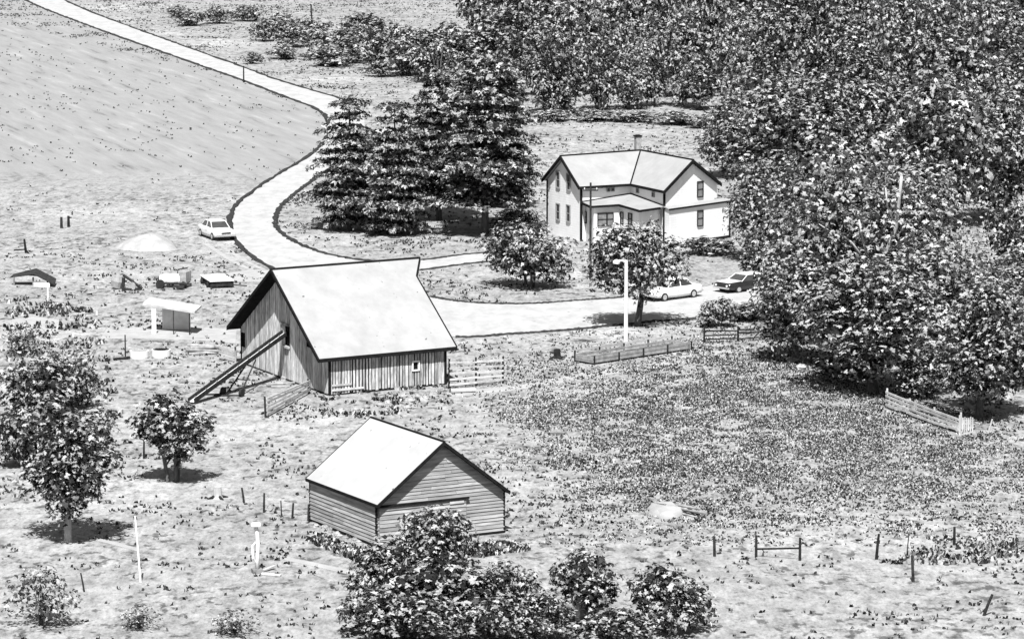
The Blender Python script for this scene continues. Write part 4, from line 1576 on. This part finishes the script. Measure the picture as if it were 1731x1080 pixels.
class Conifer(Kind):
    def __init__(self, seed, w, h, tiers, boughs, per, leaf, z0=.12, ex=.3):
        self.w, self.h = w, h
        rng = np.random.default_rng(seed)
        Cs, Ns, Ts = [], [], []
        m = MB()
        m.tube([(0, 0, -.1), (0, 0, h * .3), (0, 0, h * .97)], [.32, .24, .04], 8)
        for k in range(tiers):
            f = (k + .5) / tiers
            z = h * (z0 + (1 - z0) * f)
            prof = (1 - f) ** ex * (.84 + .16 * math.sin(k * 2.3 + seed)) * min(1, .72 + f * 1.6)
            nb = max(5, int(boughs * (.45 + .55 * (1 - f))))
            for b_ in range(nb):
                a = 2 * math.pi * (b_ + rng.uniform(-.35, .35)) / nb + k * .7
                rl = w * .5 * prof * rng.uniform(.55, 1.2)
                zz = z + rng.uniform(-.27, .27) * h / tiers
                d = np.array([math.cos(a), math.sin(a), 0])
                sdv = np.array([-math.sin(a), math.cos(a), 0])
                n = max(8, int(per * (rl / (w * .5))))
                t = rng.uniform(.18, 1.0, n) ** .75
                spread = rl * .32 * (1.15 - t) + .25
                droop = -.16 * rl * (t ** 2) + .10 * rl * t
                C = np.array([0, 0, zz]) + d * (t * rl)[:, None] + sdv * (rng.uniform(-1, 1, n) * spread)[:, None]
                C[:, 2] += droop + rng.normal(0, .08, n)
                N = np.tile(np.array([0, 0, 1.0]), (n, 1)) + d * .35 + rng.normal(size=(n, 3)) * .42
                Cs.append(C)
                Ns.append(N)
                if b_ % 2 == 0:
                    m.tube([(0, 0, zz - .1), Vector(d * rl * .5) + Vector((0, 0, zz)), Vector(d * rl * .9) + Vector((0, 0, zz - .06 * rl))], [.07, .05, .02], 5)
        C = np.concatenate(Cs)
        N = np.concatenate(Ns)
        V, Q = sprays(rng, C, N, leaf, 5, .5, .2)
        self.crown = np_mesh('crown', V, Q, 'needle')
        self.trunk = m.build('trunk', 'bark')
        self.used = False


# conifers beside the road
c1 = Conifer(3, 11, 12, 11, 27, 80, .31, .04)
c2 = Conifer(8, 10, 14, 12, 26, 80, .31, .17, .22)
put_px(c1, (592, 388), 166, 180, 'broad rounded conifer at the left end of the clump beside the road bend', 'conifer', name='conifer_tree')
put_px(c2, (820, 396), 88, 222, 'tallest wide layered conifer of the clump, with its bare lower trunk showing', 'conifer', name='conifer_tree')
put_px(c1, (668, 396), 172, 168, 'dark low conifer in front, second from left in the conifer clump', 'conifer', 2.1, name='conifer_tree')
put_px(c2, (742, 372), 118, 165, 'conifer in the middle of the clump, left of the tallest one', 'conifer', 4.0, name='conifer_tree')
put_px(c1, (858, 350), 118, 120, 'narrow conifer behind the right side of the tallest one', 'conifer', 1.0, name='conifer_tree')

# lone trees
k = Kind(21, 5.3, 7.5, 9500, .25, .16, 30, 'leaf_near', 'pale_bark', .16)
put_px(k, (115, 915), 655, 186, 'leafy tree with a pale slim trunk at the left edge', name='broadleaf_tree')
k = Kind(22, 3.6, 4.6, 5200, .24, .2, 22, 'leaf_near', 'bark', .16, stems=3)
put_px(k, (292, 814), 657, 132, 'small round tree with several dark stems below the elevator', name='small_tree')
k = Kind(23, 7.6, 7.4, 11000, .29, .24, 30, 'leaf_mid', 'bark', .24)
put_px(k, (1078, 551), 364, 170, 'round yard tree with a dark trunk between the white lamp pole and white car', name='broadleaf_tree')
k = Kind(24, 7.6, 4.6, 8000, .29, .08, 26, 'leaf_mid', 'bark', .2, stems=3)
put_px(k, (893, 486), 372, 172, 'wide low tree on the grass island between driveway and yard', name='broadleaf_tree')

# right hand group
k1 = Kind(31, 11, 12, 17000, .36, .10, 42, 'leaf_mid', 'bark', .35)
k2 = Kind(32, 9, 10, 14000, .34, .08, 38, 'leaf_mid', 'bark', .3)
k3 = Kind(33, 18.5, 16, 30000, .40, .10, 60, 'leaf_pale', 'pale_bark', .4, stems=2, limbs=14)
k4 = Kind(34, 9, 9, 12500, .34, .05, 34, 'leaf_pale', 'bark', .3)
bigt = put_px(k3, (1470, 575), 212, 370, 'largest pale crowned tree with white forked limbs at the right', rz=0.0, name='broadleaf_tree')
fy = bigt.location.y - bigt.scale.y * k3.w * .40


def atd(px, py, y):
    d_ = ray(px, py)
    return CAMP + d_ * (y / d_.y)


for pts, r0 in (([(1478, 470), (1497, 428), (1515, 385), (1521, 330), (1524, 298)], .16), ([(1497, 428), (1530, 402), (1552, 390)], .10), ([(1478, 470), (1462, 420), (1452, 372)], .10),
                ([(1515, 385), (1500, 350), (1497, 318)], .08), ([(1478, 470), (1470, 510), (1470, 545)], .17), ([(1462, 440), (1440, 410), (1420, 396)], .08)):
    pw_ = [atd(x, y, fy + .012 * (y - 300)) for x, y in pts]
    ob = MB((0, 0, 0)).tube(pw_, [r0 * (1 - .55 * i / len(pw_)) for i in range(len(pw_))], 7)
    io = Matrix.LocRotScale(bigt.location, None, bigt.scale).inverted()
    ob.v = [tuple(io @ Vector(p)) for p in ob.v]
    ob.build('limb', 'pale_bark', bigt, True)
put_px(k1, (1475, 662), 420, 270, 'dark trunked tree leaning over the pasture, in front of the largest pale tree', name='broadleaf_tree')
put_px(k2, (1655, 705), 470, 210, 'dense tree above the slatted gate at the right edge', name='broadleaf_tree')
put_px(k2, (1345, 612), 425, 170, 'dark bushy tree nearest the end of the gravel yard', name='broadleaf_tree')
put_px(k4, (1385, 520), 330, 200, 'pale bushy tree behind the dark car', name='broadleaf_tree')
put_px(k1, (1290, 440), 265, 150, 'tree pressed against the right side of the farmhouse', name='broadleaf_tree')
put_px(k4, (1570, 610), 400, 200, 'pale tree filling the gap between the leaning tree and the gate tree', name='broadleaf_tree')
put_px(k1, (1320, 345), 110, 230, 'tall tree rising behind the right end of the farmhouse', name='broadleaf_tree')
put_px(k4, (1590, 380), 105, 230, 'pale dome shaped tree behind the largest pale tree', name='broadleaf_tree')
put_px(k2, (1450, 350), 130, 180, 'tree filling the middle ground behind the largest pale tree', name='broadleaf_tree')
put_px(k2, (1705, 372), 150, 170, 'tree at the right edge behind the small bright clearing', name='broadleaf_tree')
put_px(k1, (1690, 600), 470, 120, 'tree below the small bright clearing at the right edge', name='broadleaf_tree')
put_px(k2, (1240, 300), 160, 130, 'bushy tree behind the chimney side of the farmhouse lawn', name='broadleaf_tree')

# bushes
b1 = Kind(41, 3.4, 2.7, 4800, .21, .0, 20, 'leaf_near', 'bark', .08, stems=4, pr=(.15, .25))
b2 = Kind(42, 4.4, 3.2, 6800, .21, .0, 24, 'leaf_near', 'bark', .08, stems=4, pr=(.15, .25))
b3 = Kind(43, 3.0, 3.2, 4400, .21, .08, 20, 'leaf_near', 'pale_bark', .1, stems=5, pr=(.14, .23))
b4 = Kind(44, 4.0, 2.4, 1500, .22, .0, 22, 'leaf_pale', 'bark', .07, stems=4, pr=(.14, .25))
b5 = Kind(45, 4.0, 3.0, 4200, .22, .0, 22, 'leaf_near', 'bark', .07, stems=4, pr=(.14, .25))
for kind, bp, ty, w_, lb in (
        (b2, (725, 985), 852, 170, 'bush growing against the sliding door of the shed'),
        (b2, (655, 1040), 915, 150, 'broad bush at the near corner of the shed'),
        (b1, (760, 1055), 935, 190, 'bush in the middle of the clump in front of the shed'),
        (b2, (858, 1050), 945, 130, 'bush at the right end of the clump in front of the shed'),
        (b1, (640, 1075), 985, 130, 'low bush at the bottom left of the clump before the shed'),
        (b1, (840, 1085), 1000, 130, 'low bush at the bottom right of the clump before the shed'),
        (b3, (985, 1052), 915, 130, 'many stemmed bush with pale twigs, second from right at the bottom'),
        (b1, (1130, 1068), 948, 140, 'dark rounded bush, rightmost at the bottom'),
        (b2, (915, 1085), 1000, 130, 'low bush filling the bottom between the shed clump and the stemmed bush'),
        (b1, (700, 1085), 1000, 150, 'low bush at the very bottom below the shed corner bush'),
        (b1, (1045, 1090), 1020, 150, 'low bush at the bottom between the stemmed bush and dark bush'),
        (b4, (70, 1055), 952, 140, 'pale bush in the lower left corner'),
        (b4, (395, 1072), 1030, 95, 'small low bush at the bottom left of centre'),
        (b4, (235, 1062), 1022, 80, 'smallest low bush at the bottom between two others'),
        (b5, (62, 705), 585, 150, 'dense thicket bush at the left edge behind the leafy tree'),
        (b5, (40, 790), 680, 110, 'dense bush at the left frame edge beside the leafy tree'),
        (b5, (128, 690), 600, 100, 'thicket bush left of the path past the stock tanks'),
        (b4, (120, 650), 590, 110, 'loose pale bush left of the stock tanks'),
        (b4, (40, 600), 548, 90, 'pale bush below the collapsed lean to'),
        (b1, (1212, 552), 500, 66, 'small shrub at the corner of the gravel yard'),
        (b1, (1265, 540), 508, 90, 'low shrub along the yard edge before the dark car'),
        (b3, (1290, 470), 405, 80, 'shrub beside the dark car'),
        (b2, (880, 395), 352, 110, 'low shrub left of the farmhouse gable'),
        (b4, (1685, 472), 425, 110, 'pale scrub bush just below the small bright clearing'),
        (b5, (1712, 448), 330, 110, 'bush at the right edge above the bright clearing'),
        (b2, (1725, 520), 450, 120, 'bush at the right edge below the bright clearing'),
        (b4, (1650, 500), 440, 90, 'pale scrub bush left of the bright clearing'),
        (b2, (1722, 650), 560, 130, 'dark bush at the right edge above the slatted gate'),
        (b1, (1420, 640), 590, 110, 'low dark bush in the shade beside the leaning tree trunk'),
        (b2, (1560, 670), 600, 120, 'bush behind the upper end of the tumbledown plank fence'),
        (b1, (1200, 430), 398, 90, 'shrub below the one storey front of the farmhouse')):
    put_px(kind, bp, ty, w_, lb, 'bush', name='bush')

# hedge shrubs beyond the road
h1 = Kind(51, 7, 4.6, 2800, .44, .0, 20, 'leaf_far', 'bark', .12, stems=3, pr=(.14, .24))
h2 = Kind(52, 6, 4.0, 2400, .44, .0, 18, 'leaf_pale', 'bark', .12, stems=3, pr=(.14, .24))
SHL = {11: 'second from left of four small shrubs above the upper road', 12: 'third from left of four small shrubs above the upper road',
       13: 'rightmost of four small shrubs at the top edge above the upper road', 14: 'leftmost of four small shrubs above the upper road',
       15: 'small lone shrub right beside the thin post of the upper road', 6: 'shrub at the right end of the row, below the bare sapling',
       0: 'left end shrub of the long row beyond the upper road'}
for i, (bx, by, ty, w_) in enumerate(((445, 70, 36, 60), (500, 80, 42, 70), (545, 98, 48, 90), (590, 105, 52, 90), (640, 118, 52, 100), (690, 128, 62, 100), (735, 138, 70, 90),
                                      (770, 128, 60, 90), (480, 100, 76, 60), (600, 80, 40, 80), (690, 92, 45, 80), (320, 44, 16, 60), (370, 40, 12, 60), (415, 36, 10, 60), (300, 30, 8, 50),
                                      (425, 108, 88, 40), (640, 130, 104, 60), (560, 112, 78, 90), (665, 108, 40, 110), (715, 118, 50, 110), (520, 66, 30, 80), (610, 62, 22, 90), (765, 110, 40, 110), (470, 56, 22, 70))):
    put_px((h1, h2)[i % 3 == 2], (bx, by), ty, w_, SHL.get(i, 'dark shrub in the straggling row beyond the upper road'), 'bush', group='shrubs beyond the upper road', name='shrub')
# bare twigs
g = P(742, 140)
bt = thing('bare_sapling', g, 'bare leafless sapling with fanned twigs beyond the conifers', 'tree')
m = MB(g)
for kx in range(9):
    e = Vector((rnd.uniform(-2.6, 2.6), rnd.uniform(-1, 1), rnd.uniform(3.5, 6.2)))
    m.tube([g + Vector((e.x * .1, 0, 0)), g + e * .5 + Vector((0, 0, .4)), g + e], [.1, .06, .025], 5)
m.build('twigs', 'bark', bt)

# the wood behind the house: every tree its own object
f1 = Kind(61, 9, 12, 5600, .52, .0, 30, 'leaf_far', 'bark', .3, pr=(.12, .2))
f2 = Kind(62, 9, 12, 5600, .52, .0, 28, 'leaf_far', 'bark', .3, pr=(.12, .2))
f3 = Kind(63, 8, 13, 5600, .52, .0, 30, 'leaf_mid', 'bark', .3, pr=(.12, .2))
f4 = Kind(64, 9, 11, 5200, .5, .0, 28, 'leaf_pale', 'bark', .3, pr=(.12, .2))
rows = [(186, 920, 1260, 46, 9.0), (160, 850, 1790, 55, 10.5), (128, 830, 1790, 58, 11.5), (95, 810, 1790, 60, 12), (62, 800, 1790, 62, 12), (30, 790, 1790, 64, 12), (0, 800, 1790, 66, 12), (-35, 790, 1790, 70, 12),
        (230, 1380, 1790, 75, 10), (290, 1480, 1790, 80, 9.5)]
for j, (py, x0, x1, st, hm) in enumerate(rows):
    x = x0 + (j % 2) * st * .5
    while x < x1:
        g = P(x + rnd.uniform(-.25, .25) * st, py + rnd.uniform(-9, 6))
        kd = rnd.choice((f1, f2, f3, f4, f4, f2))
        h_ = hm * rnd.uniform(.68, 1.25)
        kd.put(g, st * mpp(g) * rnd.uniform(1.6, 2.1), h_, 'leafy tree of the dense dark wood filling the background', 'tree', None, 'trees of the wood behind the farmhouse', 'woodland_tree')
        x += st
# low brush along the foot of the wood
for i, (bx, by, ty, w_) in enumerate(((930, 205, 185, 80), (1000, 204, 184, 90), (1070, 206, 186, 90), (1140, 210, 188, 90), (1195, 216, 190, 80))):
    put_px(h2, (bx, by), ty, w_, 'pale low brush along the bright foot of the dark wood', 'bush', group='brush at the foot of the wood', name='shrub')


# ------------------------------------------------------------------ grass tufts and weeds (uncountable)
def inside(poly, X, Y):
    c = np.zeros(len(X), bool)
    n = len(poly)
    for i in range(n):
        x1, y1 = poly[i]
        x2, y2 = poly[(i + 1) % n]
        m_ = ((y1 > Y) != (y2 > Y)) & (X < (x2 - x1) * (Y - y1) / (y2 - y1 + 1e-12) + x1)
        c ^= m_
    return c


def wpoly(pxs):
    return [(P(x, y).x, P(x, y).y) for x, y in pxs]


road_polys = [[(p.x, p.y) for p in resample(le, 60)] + [(p.x, p.y) for p in reversed(resample(re_, 60))],
              [(p.x, p.y) for p in resample(yd_u, 40)] + [(p.x, p.y) for p in reversed(resample(yd_l, 40))],
              [(p.x, p.y) for p in dr_u] + [(p.x, p.y) for p in reversed(dr_l)],
              [(p.x, p.y) for p in (O, O + uh * LW, O + uh * LW + vh * GW, O + vh * GW)],
              [(p.x, p.y) for p in (OS, OS + suh * GWs, OS + suh * GWs + svh * LWs, OS + svh * LWs)],
              [(p.x, p.y) for p in foot]]


def vnoise(X, Y, s, seed):
    rng = np.random.default_rng(seed)
    T = rng.uniform(size=(64, 64))
    x, y = X / s, Y / s
    xi, yi = np.floor(x).astype(int), np.floor(y).astype(int)
    fx, fy = x - xi, y - yi
    fx, fy = fx * fx * (3 - 2 * fx), fy * fy * (3 - 2 * fy)
    g_ = lambda a, b: T[a % 64, b % 64]
    return (g_(xi, yi) * (1 - fx) + g_(xi + 1, yi) * fx) * (1 - fy) + (g_(xi, yi + 1) * (1 - fx) + g_(xi + 1, yi + 1) * fx) * fy


def tufts(name, X, Y, hgt, wid, mat, seed, blades=3):
    rng = np.random.default_rng(seed)
    n = len(X)
    Vs = []
    for b_ in range(blades):
        a = rng.uniform(0, 6.28, n)
        ln = rng.uniform(.1, .9, n)
        h_ = hgt * rng.uniform(.5, 1.3, n)
        w_ = wid * rng.uniform(.6, 1.4, n)
        ox, oy = X + rng.normal(0, wid * .5, n), Y + rng.normal(0, wid * .5, n)
        dx, dy = np.cos(a), np.sin(a)
        z = np.zeros(n)
        p0 = np.stack([ox - dy * w_ / 2, oy + dx * w_ / 2, z], 1)
        p1 = np.stack([ox + dy * w_ / 2, oy - dx * w_ / 2, z], 1)
        p2 = np.stack([ox + dx * ln * h_ + dy * w_ * .3, oy + dy * ln * h_ - dx * w_ * .3, h_], 1)
        p3 = np.stack([ox + dx * ln * h_ - dy * w_ * .3, oy + dy * ln * h_ + dx * w_ * .3, h_ * rng.uniform(.8, 1, n)], 1)
        Vs.append(np.stack([p0, p1, p2, p3], 1))
    V = np.concatenate(Vs).reshape(-1, 3)
    Q = np.arange(len(V)).reshape(-1, 4)
    o = np_mesh(name, V, Q, mat)
    o['kind'] = 'stuff'
    return o


def scatter(n, x0, x1, y0, y1, seed, dens, avoid=True, fan=True):
    rng = np.random.default_rng(seed)
    Y = rng.uniform(y0, y1, n)
    X = rng.uniform(x0, x1, n)
    keep = np.abs(X) < Y * .142 + 4 if fan else np.ones(n, bool)
    X, Y = X[keep], Y[keep]
    pr_ = dens(X, Y)
    keep = rng.uniform(size=len(X)) < pr_
    X, Y = X[keep], Y[keep]
    if avoid:
        bad = np.zeros(len(X), bool)
        for pl in road_polys:
            bad |= inside(pl, X, Y)
        X, Y = X[~bad], Y[~bad]
    return X, Y


# meadow tufts everywhere, in drifts
def d_meadow(X, Y):
    q = vnoise(X, Y, 6, 1) * .6 + vnoise(X, Y, 1.7, 2) * .6
    base = np.clip((q - .60) * 2.6, 0.045, 1)
    fld = inside(wpoly([(-40, 30), (360, 122), (550, 200), (540, 255), (390, 350), (390, 430), (-40, 430)]), X, Y)
    return np.where(fld, base * .12, base)


X, Y = scatter(260000, -80, 80, 165, 600, 5, d_meadow)
tufts('grass_tufts', X, Y, .13, .13, 'tuft', 6)
# the rank weeds of the pasture
wp = wpoly([(880, 655), (1000, 632), (1150, 612), (1300, 590), (1420, 640), (1500, 690), (1620, 740), (1730, 740), (1740, 850), (1560, 830), (1380, 800), (1250, 830), (1200, 900), (1070, 900), (1050, 850), (940, 720)])


def soft(poly, X, Y, dx, dy, seed):
    rng = np.random.default_rng(seed)
    n = len(X)
    acc = np.zeros(n)
    for _ in range(3):
        acc += inside(poly, X + rng.normal(0, dx, n) + 5 * (vnoise(X, Y, 4, 81) - .5), Y + rng.normal(0, dy, n))
    return acc / 3


def d_weed(X, Y):
    q = vnoise(X, Y, 1.6, 9) * .55 + vnoise(X, Y, .7, 10) * .45
    return np.clip((q - .26) * 1.5, 0.03, .8) * soft(wp, X, Y, 2.6, 9.0, 71) ** 1.3


X, Y = scatter(840000, -18, 42, 190, 268, 15, d_weed)
tufts('pasture_weeds', X, Y, .08, .095, 'weed', 16, 2)
wp2 = wpoly([(930, 740), (1400, 790), (1730, 840), (1735, 940), (1300, 880), (900, 860)])
X, Y = scatter(60000, -5, 42, 180, 235, 17, lambda X, Y: np.clip((vnoise(X, Y, 2.2, 19) - .5) * 1.6, 0, 1) * inside(wp2, X, Y))
tufts('pasture_weeds', X, Y, .10, .12, 'weed', 18)
# weeds round the thicket at the left, the ditch at the right and along walls
wp3 = wpoly([(10, 500), (160, 520), (190, 640), (215, 720), (120, 720), (10, 780)])
X, Y = scatter(30000, -45, -20, 200, 290, 21, lambda X, Y: np.clip((vnoise(X, Y, 2, 29) - .35) * .9, 0, 1) * inside(wp3, X, Y))
tufts('thicket_weeds', X, Y, .24, .2, 'weed', 22)
wp4 = wpoly([(1490, 952), (1560, 930), (1720, 918), (1740, 948), (1600, 956)])
X, Y = scatter(30000, 10, 40, 180, 200, 23, lambda X, Y: .5 * np.clip((vnoise(X, Y, 1.2, 44) - .2) * 1.5, 0, 1) * inside(wp4, X, Y))
tufts('ditch_weeds', X, Y, .2, .16, 'weed', 24)
wp5 = wpoly([(540, 672), (760, 650), (770, 690), (560, 712), (470, 690)])
X, Y = scatter(30000, -15, 5, 215, 245, 25, lambda X, Y: np.clip((vnoise(X, Y, 1.0, 33) - .55) * 1.2, 0, 1) * inside(wp5, X, Y))
tufts('barn_weeds', X, Y, .2, .16, 'weed', 26)
wp6 = wpoly([(540, 905), (640, 940), (860, 918), (900, 930), (640, 965), (520, 915)])
X, Y = scatter(30000, -12, 5, 178, 200, 27, lambda X, Y: .5 * inside(wp6, X, Y))
tufts('shed_weeds', X, Y, .22, .16, 'weed', 28)
